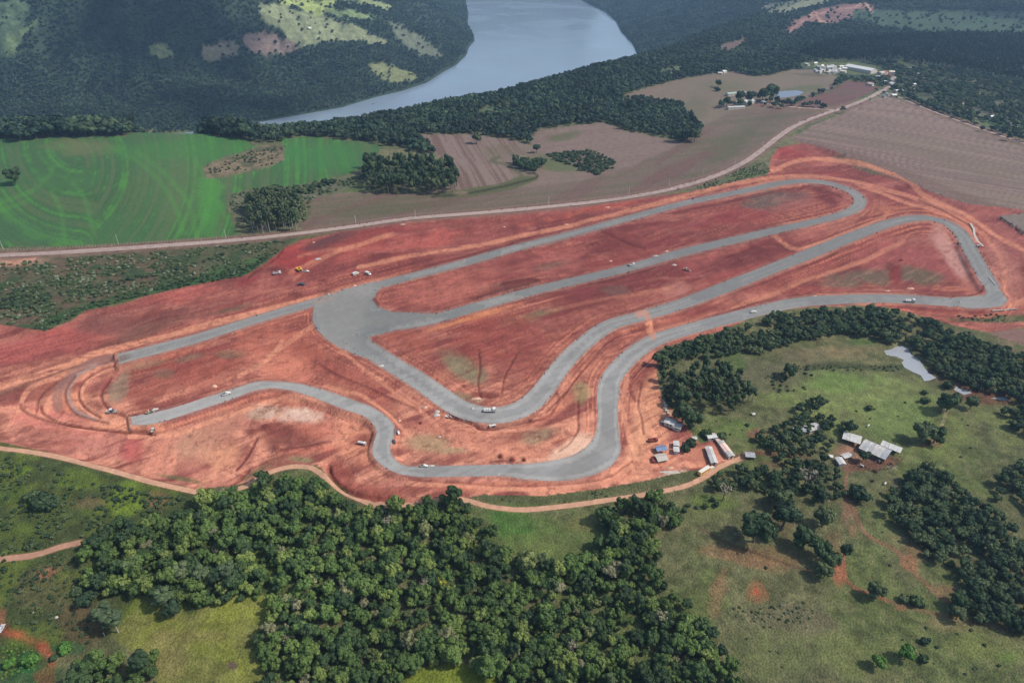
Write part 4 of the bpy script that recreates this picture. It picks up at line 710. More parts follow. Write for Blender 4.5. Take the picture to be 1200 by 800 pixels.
def crown_mesh(name, seed, nlobes, rad, h, leaves, leaf, mat, zc, core=True, squash=.75, openness=.25):
    rg = np.random.default_rng(seed); lobes = [((0, 0, zc), rad * .62)]
    for i in range(nlobes):
        a = i * 2.4 + rg.uniform(0, .8); rr = rad * rg.uniform(.35, .68); z = zc + rg.uniform(-.45, .5) * h * .5
        lobes.append(((math.cos(a) * rr, math.sin(a) * rr, z), rad * rg.uniform(.24, .5)))
    C = np.array([l[0] for l in lobes]); RR = np.array([l[1] for l in lobes])
    vs, fs = [], []
    k = rg.choice(len(lobes), leaves, p=RR ** 2 / (RR ** 2).sum())
    d = rg.normal(size=(leaves, 3)); d[:, 2] = d[:, 2] * 1.0 + .25; d /= np.linalg.norm(d, axis=1)[:, None]
    P = C[k] + d * (RR[k] * (1 - rg.uniform(0, openness, leaves)))[:, None] * np.array([1, 1, squash])
    ins = np.zeros(leaves, bool)
    for c, r in zip(C, RR): ins |= (((P - c) / np.array([1, 1, squash])) ** 2).sum(1) < (r * .72) ** 2
    P, d = P[~ins], d[~ins]; n = len(P)
    nn = d + rg.normal(size=(n, 3)) * .27; nn /= np.linalg.norm(nn, axis=1)[:, None]
    t = np.cross(nn, rg.normal(size=(n, 3))); t /= np.linalg.norm(t, axis=1)[:, None]; b = np.cross(nn, t)
    s = leaf * rg.uniform(.6, 1.3, n)[:, None]; e = rg.uniform(.6, 1, n)[:, None]
    q = np.stack([P - t * s - b * s * e * .4, P + t * s * .5 - b * s * e, P + t * s + b * s * .5 * e, P - t * s * .4 + b * s * e], 1)
    V_ = q.reshape(-1, 3).tolist(); F_ = [tuple(range(4 * i, 4 * i + 4)) for i in range(n)]
    mb = MB(); mb.add(V_, F_)
    if core:
        for c, r in lobes:
            N = 6; ring = []; rr = r * .78
            vv = [(c[0], c[1], c[2] + rr * squash)]
            for zz in (.5, -.4):
                w_ = math.sqrt(1 - zz * zz) * rr
                for i in range(N):
                    a = 2 * math.pi * (i + (.5 if zz > 0 else 0)) / N; vv.append((c[0] + w_ * math.cos(a), c[1] + w_ * math.sin(a), c[2] + zz * rr * squash))
            vv.append((c[0], c[1], c[2] - rr * squash))
            ff = [(0, 1 + i, 1 + (i + 1) % N) for i in range(N)] + [(1 + i, 7 + i, 7 + (i + 1) % N, 1 + (i + 1) % N) for i in range(N)] + [(13, 7 + (i + 1) % N, 7 + i) for i in range(N)]
            mb.add(vv, ff)
    return mb
def trunk_mb(h, r, seed, limbs=3, k=0, top=.6):
    rg = random.Random(seed); mb = MB(); lx, ly = rg.uniform(-.3, .3), rg.uniform(-.3, .3)
    mb.tube((0, 0, -.8), (lx, ly, h * .55), r, r * .7, 6, k); mb.tube((lx, ly, h * .55), (lx * 1.6, ly * 1.6, h), r * .7, r * .3, 5, k)
    for i in range(limbs):
        a = i * 2.2 + rg.random(); z = h * rg.uniform(.45, .8); L_ = min(h * .32, 1.9)
        mb.tube((lx, ly, z), (lx + math.cos(a) * L_, ly + math.sin(a) * L_, z + L_ * .8), r * .45, r * .15, 4, k)
    return mb
def tree_proto(kind, seed, mat, bark=None, n=None):
    rg = random.Random(seed)
    if kind == 'broad':
        c = crown_mesh('crown', seed, 11, 3.3, 5.6, n or 1100, .34, mat, 4.3, squash=.9); t = trunk_mb(5.2, .26, seed)
    elif kind == 'tall':
        c = crown_mesh('crown', seed, 7, 3.0, 9, n or 900, .34, mat, 9.5, squash=1.25); t = trunk_mb(10.5, .26, seed)
    elif kind == 'euc':
        c = crown_mesh('crown', seed, 14, 2.7, 14, n or 1500, .36, mat, 11.5, squash=1.15, openness=.35); t = trunk_mb(15, .28, seed)
    elif kind == 'bush':
        c = crown_mesh('crown', seed, 6, 1.6, 1.6, n or 380, .26, mat, 1.1, squash=.8); t = trunk_mb(1.0, .12, seed, 2)
    elif kind == 'bare':
        c = crown_mesh('crown', seed, 8, 2.8, 4.5, n or 420, .26, mat, 6.0, core=False, openness=.6); t = trunk_mb(7.2, .24, seed, 5)
    return c, t, mat, bark or M_bark
def make_tree(name, kind, seed, mat, bark=None, parts=True):
    c, t, m, b = tree_proto(kind, seed, mat, bark)
    if parts:
        r = empty(name); t.build('trunk', b, r); c.build('crown', m, r); 
        bpy.context.view_layer.update(); reg(r); return r
    mb = MB(); mb.add(c.v, c.f, 0); mb.add(t.v, t.f, 1); return mb.build(name, [m, b])
PARK = []
def park(o):
    PARK.append(o); return o
PROTO = {}
def protos(key):
    if key in PROTO: return PROTO[key]
    kind, mat = {'forest': ('broad', M_fol), 'farm': ('broad', M_dark), 'euc': ('euc', M_euc), 'bush': ('bush', M_bush), 'darkbush': ('bush', M_dark), 'yellow': ('broad', M_yel), 'lime': ('broad', M_lime), 'bare': ('bare', M_grey), 'tall': ('tall', M_dark), 'limebush': ('bush', M_lime)}[key]
    nm = {'bush': 'bush', 'darkbush': 'bush', 'limebush': 'bush', 'euc': 'eucalyptus_tree', 'bare': 'bare_tree', 'tall': 'tall_tree'}.get(key, 'broadleaf_tree')
    PROTO[key] = [make_tree(nm, kind, 100 + 7 * i + len(key), mat, M_palebark if key == 'euc' else None) for i in range(4 if key in ('forest', 'farm') else 2)]
    return PROTO[key]
USED = set()
NTREE = 0
def put_tree(key, x, y, z, scale, label, group=None, cat=None, sz=1.0):
    global NTREE
    NTREE += 1
    ps = protos(key); p = ps[random.randrange(len(ps))]
    if p.name not in USED: USED.add(p.name); o = p
    else: o = copy_tree(p)
    o.location = (x, y, z - .15); o.rotation_euler = (0, 0, random.uniform(0, 6.28)); o.scale = (scale, scale, scale * sz)
    for k in ('label', 'group', 'category'):
        if k in o: del o[k]
    tag(o, label, cat or ('bush' if 'bush' in key else 'tree'), group); return o
# stuff: geometry-node scatter
def low_crown(name, kind, seed, mat, n, leaf):
    if kind == 'broad': c = crown_mesh(name, seed, 8, 1.0, 1.3, n, leaf, mat, 1.2, squash=.9)
    elif kind == 'euc': c = crown_mesh(name, seed, 5, .62, 3.4, n, leaf, mat, 2.6, squash=1.5)
    else: c = crown_mesh(name, seed, 5, 1.0, .9, n, leaf, mat, .55, squash=.8)
    if kind != 'bush': t = trunk_mb(1.6 if kind == 'broad' else 3.0, .06, seed, 2); 
    mb = MB(); mb.add(c.v, c.f, 0)
    if kind != 'bush': mb.add(t.v, t.f, 1)
    me = mb.mesh(name, mat, M_bark); return bpy.data.objects.new(name, me)
def scatter(name, pts, scales, prot, label, cat):
    pts = np.asarray(pts, np.float32); N = len(pts)
    me = bpy.data.meshes.new(name); me.vertices.add(N); me.vertices.foreach_set("co", pts.ravel())
    for an, arr, ty in (("size", scales, 'FLOAT'), ("turn", RNG.uniform(0, 6.28, N), 'FLOAT'), ("pick", RNG.integers(0, len(prot), N), 'INT'), ("tall", RNG.uniform(.8, 1.3, N), 'FLOAT')):
        a = me.attributes.new(an, ty, 'POINT'); a.data.foreach_set("value", np.asarray(arr, np.float32 if ty == 'FLOAT' else np.int32))
    o = bpy.data.objects.new(name, me); COLL.objects.link(o)
    g = bpy.data.node_groups.new(name, 'GeometryNodeTree'); g.interface.new_socket("Geometry", in_out='INPUT', socket_type='NodeSocketGeometry'); g.interface.new_socket("Geometry", in_out='OUTPUT', socket_type='NodeSocketGeometry')
    N_ = g.nodes; L = g.links; gi = N_.new("NodeGroupInput"); go = N_.new("NodeGroupOutput"); ip = N_.new("GeometryNodeInstanceOnPoints"); j = N_.new("GeometryNodeGeometryToInstance")
    L.new(gi.outputs[0], ip.inputs["Points"])
    for p in reversed(prot):
        oi = N_.new("GeometryNodeObjectInfo"); oi.inputs["Object"].default_value = p; oi.inputs["As Instance"].default_value = True; oi.transform_space = 'ORIGINAL'
        L.new(oi.outputs["Geometry"], j.inputs[0])
    L.new(j.outputs[0], ip.inputs["Instance"]); ip.inputs["Pick Instance"].default_value = True
    def attr(nm, ty='FLOAT'):
        a = N_.new("GeometryNodeInputNamedAttribute"); a.data_type = ty; a.inputs["Name"].default_value = nm; return a.outputs["Attribute"]
    L.new(attr("pick", 'INT'), ip.inputs["Instance Index"])
    cx_ = N_.new("ShaderNodeCombineXYZ"); L.new(attr("turn"), cx_.inputs[2]); L.new(cx_.outputs[0], ip.inputs["Rotation"])
    sx = N_.new("ShaderNodeCombineXYZ"); sa = attr("size"); mu = N_.new("ShaderNodeMath"); mu.operation = 'MULTIPLY'; L.new(sa, mu.inputs[0]); L.new(attr("tall"), mu.inputs[1])
    L.new(sa, sx.inputs[0]); L.new(sa, sx.inputs[1]); L.new(mu.outputs[0], sx.inputs[2]); L.new(sx.outputs[0], ip.inputs["Scale"])
    L.new(ip.outputs[0], go.inputs[0])
    md = o.modifiers.new("scatter", 'NODES'); md.node_group = g
    tag(o, label, cat, None, 'stuff'); return o
def inpoly_px(x, y, z, poly):
    u, v = project(x, y, z); return inside(u, v, poly)
def scatter_in(poly, spacing, lift=5.0, jitter=.45, clsok=None):
    """world points whose crowns (lift metres up) show inside the outline"""
    a = np.array(poly, float); xs, ys = march(a[:, 0], a[:, 1], H0, lift)
    gx, gy = np.meshgrid(np.arange(xs.min() - 20, xs.max() + 20, spacing), np.arange(ys.min() - 20, ys.max() + 20, spacing * .87))
    gx = gx + (np.arange(gx.shape[0]) % 2)[:, None] * spacing / 2
    x = gx.ravel() + RNG.uniform(-jitter, jitter, gx.size) * spacing; y = gy.ravel() + RNG.uniform(-jitter, jitter, gx.size) * spacing
    z = ground(x, y); k = inpoly_px(x, y, z + lift, poly); x, y, z = x[k], y[k], z[k]
    c = class_at(x, y); k = np.isin(c, clsok if clsok is not None else [0, 1, 2, 12]); return x[k], y[k], z[k]
CG = cls[::2].reshape(NR - 1, NC - 1)
def class_at(x, y):
    u, v = xy2uv(x, y); j = np.clip(np.searchsorted(cols, u) - 1, 0, NC - 2); i = np.clip(np.searchsorted(rowsY, y) - 1, 0, NR - 2); return CG[i, j]
def near_track(x, y, r):
    u, v = xy2uv(x, y); j = np.clip(np.searchsorted(cols, u), 0, NC - 1); i = np.clip(np.searchsorted(rowsY, y), 0, NR - 1)
    return (d_track.reshape(NR, NC)[i, j] < r) | (d_road.reshape(NR, NC)[i, j] < 1.5)
# ---------- the foreground forest
F1 = [(95, 640), (115, 622), (150, 612), (190, 604), (225, 590), (240, 575), (262, 562), (280, 572), (300, 562), (315, 552), (335, 553), (355, 560), (372, 556), (385, 566), (398, 582), (415, 590), (435, 592), (450, 582), (465, 578), (490, 574), (520, 573), (540, 578), (548, 592), (565, 605), (580, 620), (592, 632), (606, 648), (625, 652), (650, 650), (675, 645), (700, 638), (706, 620), (705, 600), (712, 592), (735, 582), (765, 578), (790, 585), (800, 600), (790, 612), (775, 620), (770, 640), (780, 665), (790, 690), (810, 705), (835, 725), (850, 760), (870, 800), (880, 880), (590, 880), (585, 800), (575, 785), (545, 772), (500, 775), (478, 785), (465, 880), (310, 880), (312, 800), (305, 770), (300, 740), (315, 700), (300, 695), (270, 700), (240, 705), (215, 700), (180, 695), (150, 690), (120, 690), (100, 675)]
F1b = [(78, 765), (95, 752), (110, 757), (150, 768), (180, 772), (183, 880), (80, 880)]
fx_, fy_, fz_ = scatter_in(F1, 4.3, 6); bx_, by_, bz_ = scatter_in(F1b, 4.3, 5)
fx_, fy_, fz_ = np.concatenate([fx_, bx_]), np.concatenate([fy_, by_]), np.concatenate([fz_, bz_])
pu, pv = project(fx_, fy_, fz_ + 6); vis = (pu > -6) & (pu < 1206) & (pv < 806)
order = np.argsort(fy_ + 1e4 * (~vis)); sz_ = np.clip(RNG.normal(.86, .3, len(fx_)), .42, 1.8) * (1 + .25 * (vnoise(fx_ / 25, fy_ / 25, 5) - .5))
LBL_F = "green broadleaf tree packed crown to crown among many others in the front forest"
for i in order[:190]:
    s = float(sz_[i]); z_u, z_v = pu[i], pv[i]
    zone = "left of the bright clearing" if z_u < 200 else "beside the right side of the bright clearing" if z_u < 345 else "left of the bottom gap" if z_u < 470 else "around the bottom gap" if z_u < 600 else "right of the bottom gap" if z_u < 740 else "at the forest's lower right end"
    szl = "big" if s > 1.05 else "small" if s < .7 else "middling"
    put_tree('forest', fx_[i], fy_[i], fz_[i], s, szl + " green tree in the front forest " + zone, "front forest " + szl + " trees " + zone, sz=random.uniform(.85, 1.35))
rest = order[190:]
FP = [low_crown("forest_crown", 'broad', 40 + i, M_fol, 520, .12) for i in range(6)]
scatter("forest", np.stack([fx_[rest], fy_[rest], fz_[rest] - .3], 1), sz_[rest] * 3.35, FP, "dense green forest farther up the slope below the race track", "forest")
for u, v, key, s, lb in [(518, 680, 'yellow', .9, "yellow-green crowned tree glowing in the middle of the front forest"), (470, 645, 'lime', .6, "small bright lime crown in the upper middle of the front forest"), (497, 683, 'bare', .9, "bare grey-twigged tree just left of the yellow crown in the forest"), (671, 757, 'bare', .9, "pale leafless tree low in the right part of the front forest"), (454, 612, 'bare', 1.1, "broad grey-brown crown near the top of the front forest"), (250, 622, 'bare', .8, "grey twiggy tree in the upper left part of the front forest"), (684, 778, 'bare', .5, "small whitish crown at the bottom edge of the front forest"), (446, 622, 'yellow', .7, "olive yellow crown beside the grey-brown one near the forest top"), (15, 800, 'lime', .5, "bright green sapling at the lower left corner")]:
    p = at(u, v, 6); put_tree(key, p.x, p.y, p.z + 1.6, s, lb)
for i in order[20:1400:90]:
    put_tree('tall', fx_[i], fy_[i], fz_[i], random.uniform(.9, 1.15), "taller dark crown standing out above the roof of the front forest", "taller crowns in the front forest")
# ---------- woods that show singly
def wood(poly, spacing, key, smin, smax, label, group, lift=5, cap=999, stuff_label=None):
    x, y, z = scatter_in(poly, spacing, lift * .7); k = ~near_track(x, y, 4) & (vnoise(x / 9, y / 9, 15) > (.22 if key == 'farm' else -1)); x, y, z = x[k], y[k], z[k]; o = np.argsort(y)
    wu, wv = project(x, y, z); mu_, mv_ = np.median(wu[o[:cap]]) if len(o) else 0, np.median(wv[o[:cap]]) if len(o) else 0
    for i in o[:cap]:
        qd = ", " + ("near" if wv[i] > mv_ else "far") + "-" + ("left" if wu[i] < mu_ else "right") + " part"
        put_tree(key, x[i], y[i], z[i], random.uniform(smin, smax), label + qd, group + qd, sz=random.uniform(.8, 1.25))
    r = o[cap:]
    if len(r) and stuff_label:
        scatter("wood", np.stack([x[r], y[r], z[r] - .3], 1), RNG.uniform(smin, smax, len(r)) * 3.3, FPD, stuff_label, "wood")
FPD = [low_crown("wood_crown", 'broad', 60 + i, M_dark, 420, .13) for i in range(4)]
wood([(1045, 575), (1060, 555), (1090, 547), (1115, 553), (1125, 570), (1140, 580), (1170, 600), (1190, 620), (1215, 640), (1280, 700), (1260, 760), (1195, 735), (1160, 725), (1120, 720), (1115, 705), (1135, 680), (1110, 660), (1085, 650), (1070, 630), (1045, 610), (1040, 590)], 4.7, 'farm', .65, 1.2, "dark tree in the long wood at the right edge", "trees of the right-hand wood", 5, 60, "rest of the dark wood at the right edge")
wood([(1165, 575), (1180, 545), (1215, 535), (1270, 540), (1290, 600), (1210, 605), (1175, 590)], 5.6, 'farm', .8, 1.25, "dark tree in the small grove cut by the right edge above the long wood", "grove trees at the right edge", 5, 0, "small dark grove cut by the right edge above the long wood")
wood([(1170, 485), (1185, 470), (1215, 465), (1260, 500), (1215, 512), (1190, 498)], 5.6, 'farm', .7, 1.1, "dark tree of the small clump cut by the right edge beside the meadow", "clump trees at the right edge", 5, 0, "small dark clump cut by the right edge beside the meadow")
wood([(774, 436), (795, 440), (820, 432), (850, 425), (868, 438), (882, 455), (884, 468), (872, 478), (850, 480), (830, 473), (802, 468), (790, 455)], 5.2, 'tall', .7, 1.1, "tall dark tree in the oval grove by the meadow", "trees of the oval grove", 8, 90)
wood([(775, 412), (800, 402), (850, 387), (900, 375), (908, 364), (920, 367), (960, 363), (1010, 360), (1050, 364), (1090, 376), (1130, 391), (1150, 397), (1175, 408), (1200, 418), (1270, 432), (1270, 472), (1200, 468), (1185, 465), (1150, 455), (1135, 452), (1120, 445), (1100, 432), (1092, 425), (1080, 410), (1070, 402), (1030, 398), (1020, 392), (985, 390), (960, 395), (930, 400), (890, 412), (850, 415), (800, 418), (782, 432), (772, 425)], 4.6, 'farm', .6, 1.1, "dark tree in the belt of woodland between the race track and the meadow", "trees of the belt below the track", 4, 0, "far rest of the belt of woodland below the race track")
wood([(893, 498), (915, 488), (928, 482), (945, 464), (962, 460), (975, 474), (968, 484), (990, 494), (996, 503), (982, 508), (974, 520), (975, 540), (985, 562), (992, 575), (984, 588), (960, 590), (935, 575), (920, 585), (900, 588), (880, 572), (860, 570), (842, 573), (834, 562), (848, 551), (868, 546), (885, 550), (898, 545), (906, 560), (915, 550), (905, 535), (892, 525), (884, 512)], 5.6, 'farm', .55, 1.05, "dark tree in the cluster around the farmhouses", "trees around the farm", 4, 60, "rest of the trees around the farmhouses")
wood([(790, 598), (800, 590), (835, 585), (845, 592), (812, 600), (802, 610)], 5, 'darkbush', .9, 1.4, "low dark shrub at the right end of the front forest", "shrubs at the forest end", 1, 30)
wood([(425, 200), (432, 186), (446, 174), (470, 164), (500, 166), (512, 178), (530, 196), (538, 215), (526, 223), (432, 222), (428, 212)], 7, 'tall', 1.1, 1.5, "dark tree in the rounded wood beside the stubble field", "trees of the rounded wood", 8, 190)
wood([(289, 244), (300, 236), (318, 233), (345, 236), (357, 248), (352, 266), (325, 270), (294, 268)], 6.5, 'euc', 1.0, 1.3, "tall blue-green tree in the square clump above the road", "clump trees above the road", 6, 90)
wood([(300, 223), (350, 219), (385, 211), (392, 216), (350, 226), (310, 230)], 6, 'darkbush', 1.8, 3, "dark shrub in the hedge below the green field", "hedge shrubs below the green field", 2, 50)
wood([(601, 190), (612, 183), (625, 178), (636, 184), (641, 192), (633, 200), (612, 202)], 7, 'farm', 1.1, 1.5, "dark tree in the small clump between the two stubble fields", "clump between the stubble fields", 5, 30)
# single trees and bushes one can point to
for u, v, key, rpx, lb in [
    (14, 204, 'farm', 8, "lone round tree standing in the green crop field at the left"), (558, 161, 'farm', 6, "lone dark tree standing in the stubble field near its far edge"), (805, 156, 'farm', 8, "rounded dark tree at the right end of the far tree belt"), (796, 157, 'farm', 7, "left of the two dark trees where stubble meets the belt"), (815, 157, 'farm', 7, "rightmost dark tree at the end of the far belt in the stubble"),
    (629, 173, 'farm', 5, "small tree at the far tip of the clump between stubble fields"), (988, 127, 'tall', 5, "dark pointed tree at the road fork beside the lane"), (842, 97, 'farm', 4, "small dark tree in the pasture above the white-roofed farm"), (841, 104, 'darkbush', 4, "bush below the small tree in the pasture above the farm"),
    (905, 107, 'farm', 8, "large round dark tree beside the blue farm pond"), (895, 110, 'farm', 7, "dark tree between the farm roofs and the round tree"), (880, 113, 'farm', 6, "dark tree behind the white farm roof"), (868, 112, 'farm', 6, "dark tree left of the white farm roof"), (852, 118, 'farm', 5, "dark tree at the left end of the farm"), (846, 121, 'farm', 4, "small tree leftmost by the farm"), (868, 119, 'farm', 4, "low tree in front of the farmhouse"), (878, 120, 'darkbush', 5, "bush right of the low farm roofs"),
    (888, 617, 'farm', 20, "big spreading dark tree standing alone below the farm track"), (905, 622, 'farm', 9, "smaller tree leaning on the big spreading tree"), (921, 602, 'farm', 17, "broad tree right of and above the big spreading tree"), (917, 582, 'farm', 13, "tree between the shed and the broad tree"), (967, 605, 'farm', 13, "round tree on the left verge of the reddish path"), (945, 630, 'farm', 14, "greyish green tree at the head of the lower row of trees"), (961, 640, 'farm', 13, "dark tree in the middle of the lower row beside the path"), (975, 655, 'farm', 11, "dark tree nearest the red gully"), (966, 668, 'farm', 10, "lowest tree of the row left of the red gully"), (992, 643, 'tall', 7, "small tall tree right beside the red gully bend"), (1008, 577, 'darkbush', 14, "wide bushy crown right of the path below the farmyard"), (850, 572, 'bare', 9, "pale twiggy tree below the dirt road by the forest end"), (948, 555, 'bare', 12, "grey leafless crown in the cluster south of the farmhouses"),
    (1028, 691, 'farm', 10, "round dark bush tree on the pasture by the gully end"), (1060, 700, 'darkbush', 7, "dark bush on the ditch right of the round tree"), (1076, 703, 'bush', 9, "wide grey-green bush at the ditch"), (1064, 764, 'lime', 9, "round yellow-green bush tree low on the pasture"), (1083, 771, 'darkbush', 6, "small dark bush right of the yellow-green one"), (1085, 750, 'darkbush', 6, "small dark bush above the yellow-green one"), (1030, 774, 'lime', 8, "yellow-green bush tree left of the other one on the low pasture"), (1190, 735, 'darkbush', 6, "dark bush at the right edge under the long wood"), (1121, 712, 'bush', 9, "grey shrub at the lower tip of the long wood"),
    (1114, 470, 'farm', 11, "large dark tree on the meadow between pond and farm"), (1106, 474, 'farm', 8, "tree leaning against the large dark meadow tree"), (1140, 471, 'farm', 7, "small round tree near the marsh on the meadow"), (1085, 468, 'darkbush', 6, "dark bush on the meadow left of the large tree"), (1084, 459, 'darkbush', 4, "small bush north of the dark bush on the meadow"), (1084, 505, 'farm', 12, "left tree of the pair at the end of the cattle path"), (1098, 508, 'farm', 10, "right tree of the pair at the end of the cattle path"), (1088, 517, 'darkbush', 4, "small shrub under the pair at the cattle path"), (1019, 477, 'darkbush', 5, "small round bush alone in the middle of the meadow"), (1061, 471, 'darkbush', 1.6, "tiny bush dot on the meadow right of the round bush"), (997, 500, 'farm', 8, "dark tree behind the open shed of the farm"), (1013, 534, 'farm', 7, "small tree in front of the large grey barn"), (927, 433, 'farm', 9, "solitary tree standing in the brown grass above the meadow"), (876, 497, 'darkbush', 3, "small dark bush in the pasture left of the farm"), (1112, 450, 'darkbush', 7, "dark bush beside the marsh water"),
    (771, 420, 'farm', 8, "dark tree at the edge of the red earth beside the belt"), (795, 500, 'darkbush', 3, "scrubby bush by the grey-roofed site hut"), (802, 482, 'farm', 13, "dark green tree behind the site huts"), (812, 490, 'farm', 12, "broad tree right behind the grey-roofed site hut"), (798, 463, 'farm', 12, "tree at the lower left tip of the oval grove"), (810, 518, 'darkbush', 9, "leafy bush between the huts and the long roofs"), (804, 524, 'darkbush', 8, "bush beside the white containers"), (828, 506, 'bush', 8, "grey-green bush at the head of the long roofs"), (846, 510, 'darkbush', 8, "bush behind the two long roofs"),
    (120, 717, 'euc', 16, "tall eucalyptus left of the bright clearing"), (131, 725, 'euc', 14, "second tall eucalyptus touching the clearing edge"), (190, 697, 'euc', 15, "eucalyptus standing forward into the clearing"), (202, 712, 'farm', 10, "dark bushy tree at the foot of the eucalyptus in the clearing"), (152, 663, 'euc', 15, "tallest pale eucalyptus in the left forest edge"), (212, 668, 'euc', 13, "eucalyptus in the forest edge above the clearing"), (234, 672, 'euc', 14, "eucalyptus with pale crown at the middle of the clearing edge"), (265, 668, 'euc', 14, "broad-topped eucalyptus right of centre on the clearing edge"), (100, 700, 'darkbush', 12, "dark bush west of the tall eucalyptus pair"), (50, 585, 'darkbush', 14, "dark clump of brush in the green slope at the left"), (38, 580, 'darkbush', 10, "dark brush left of the bigger clump on the green slope"), (58, 590, 'darkbush', 10, "dark brush right of the bigger clump on the green slope"), (92, 690, 'darkbush', 8, "scrub bush near the left forest corner"), (160, 772, 'tall', 10, "dark tree at the bottom left of the bright clearing"), (62, 770, 'darkbush', 5, "bush beside the red soil track at lower left"), (35, 772, 'limebush', 9, "vivid green bush in the plot at lower left"), (10, 775, 'limebush', 8, "vivid green bush at the left edge of the lower plot"), (76, 757, 'limebush', 8, "green bush right of the red soil track"), (1190, 130, 'darkbush', 4, "dark bush beside the house at the far right"), (486, 145, 'euc', 7, "tall tree standing out on the skyline over the lake at left"), (508, 147, 'euc', 7, "slender tall tree alone before the water"), (470, 147, 'tall', 8, "rounded tall tree over the lake beside the slender ones"), (320, 475 - 240, 'tall', 8, "dark tree atop the square clump")]:
    kindh = {'farm': (3.3, 4.0), 'darkbush': (1.7, 1.1), 'limebush': (1.7, 1.1), 'bush': (1.7, 1.1), 'euc': (2.6, 11), 'tall': (3.0, 9), 'bare': (2.9, 6), 'lime': (3.3, 4.0), 'yellow': (3.3, 4.0)}[key]
    p = at(u, v + rpx * .3); dist = (p - Vector((0, 0, CAM_H))).length; rad = rpx * dist / 800 / 1.05; s = rad / kindh[0]
    p = at(u, v, kindh[1] * s); 
    sz = 1.0
    if key in ('euc', 'tall'):
        sz = min(1, 1.15 / s); s = min(s, 1.7); p = at(u, v, kindh[1] * s * sz)
    put_tree(key, p.x, p.y, p.z - (.2 * s if 'bush' in key else 0), s, lb, sz=sz)
for u0, v0, u1, v1, n in [(1000, 720, 1180, 790, 16), (860, 660, 960, 790, 14), (1010, 620, 1060, 680, 7), (860, 590, 880, 650, 5), (1000, 440, 1060, 500, 6), (1120, 480, 1170, 540, 5), (820, 480, 880, 510, 5)]:
    for i in range(n):
        u, v = random.uniform(u0, u1), random.uniform(v0, v1)
        if inside(np.array([u]), np.array([v]), F1)[0]: continue
        p = at(u, v); put_tree('bush' if random.random() < .3 else 'darkbush', p.x, p.y, p.z - .2, random.uniform(.25, .6), "small shrub dotted on the open grassland", "small shrubs on the pasture")
# ---------- far forests, one stuff object each
FF = [low_crown("far_crown", 'broad', 80 + i, M_far, 90, .27) for i in range(5)]
EP = [low_crown("plantation_crown", 'euc', 90 + i, M_plant, 110, .3) for i in range(3)]
BP = [low_crown("brush_crown", 'bush', 95 + i, M_bush, 150, .2) for i in range(4)]
BD = [low_crown("brush_crown", 'bush', 99 + i, M_dark, 150, .2) for i in range(3)]
FCg = FC.reshape(NR, NC)
def fc_at(x, y):
    u, v = xy2uv(x, y); j = np.clip(np.searchsorted(cols, u), 0, NC - 1); i = np.clip(np.searchsorted(rowsY, y), 0, NR - 1); return FCg[i, j]
def far_points(y0, y1, sp, w=.9):
    out = []
    y = y0
    while y < y1:
        s = sp(y); half = w * (y * cp + 132); n = int(2 * half / s); x = np.linspace(-half, half, n) + RNG.uniform(-.45, .45, n) * s
        out.append(np.stack([x, y + RNG.uniform(-.45, .45, n) * s, np.full(n, s)], 1)); y += s * .87
    return np.concatenate(out)
fp = far_points(800, 5200, lambda y: 7.6 if y < 1500 else 7.6 + (y - 1500) * .0028)
x, y, s = fp.T; z = ground(x, y); c = class_at(x, y); l = lake_sd(x, y)
k = np.isin(c, [0, 1]) & (l > 6) & (RNG.uniform(size=len(x)) > np.clip(fc_at(x, y) * 1.05 - .02, 0, .96)) & ~near_track(x, y, 0)
x, y, z, s, l = x[k], y[k], z[k], s[k], l[k]; u, v = project(x, y, z)
PLANT = [(960, 74), (935, 66), (975, 50), (1030, 46), (1100, 44), (1200, 40), (1360, 40), (1360, 130), (1200, 97), (1165, 92), (1125, 84), (1095, 80), (1055, 72)]
VILL = [(1044, 100), (1046, 88), (1030, 84), (1060, 70), (1100, 84), (1160, 96), (1360, 130), (1360, 240), (1200, 166), (1130, 142), (1080, 122), (1054, 112)]
SCL = [(-300, 290), (-300, 400), (400, 400), (400, 268), (355, 268), (350, 274), (276, 278), (262, 226), (236, 212), (236, 190), (262, 180), (300, 170), (337, 165), (337, 200), (440, 198), (440, 215), (425, 225), (356, 240), (356, 268), (400, 268)]
inP = inside(u, v, PLANT); inV = inside(u, v, VILL); inS = inside(u, v, SCL) | ((y < 870) & (u < 480)) | ((y < 850))
inR = inside(u, v, [(880, 200), (905, 165), (975, 122), (1034, 98), (1052, 112), (1005, 138), (950, 165), (915, 195)])
inH = inside(u, v, [(940, 90), (938, 74), (1000, 70), (1050, 82), (1052, 118), (1030, 108), (995, 95)])
grass_gap = (vnoise(x / 40, y / 40, 77) > .62) & (y < 1500) & (u > 560) & (u < 800)
base = ~(inP | inV | inS | inH | inR)
hedge = np.isin(class_at(x, y - 12), [3, 10, 12, 11, 30, 31]) & (l > 60)
def emit(mask, name, prot, mul, label, cat):
    if mask.any(): scatter(name, np.stack([x[mask], y[mask], z[mask] - .5], 1), s[mask] * mul * RNG.uniform(.5, .95, mask.sum()), prot, label, cat)
isl = (x < 200) & (y > 1380 + 0 * x) & (l < 1500) & (x < 140 + (y - 1500) * .3)
plat = base & (y < 1480) & ~isl
emit(plat & (x < -60) & (u >= 295), "forest", FF, .85, "dark trees between the green field corner and the lake", "forest")
emit(plat & (x < -60) & (u < 295), "forest", FF, 1.5, "line of dark trees behind the green field above the lake", "forest")
emit(plat & (x >= -60), "forest", FF, .74, "dark wooded slope between the stubble fields and the lake", "forest")
emit(base & isl, "forest", FF, .62, "blue-green forest covering the mountainside left of the lake", "forest")
emit(base & (y >= 1480) & ~isl, "forest", FF, .68, "dark forest on the far hills right of the lake", "forest")
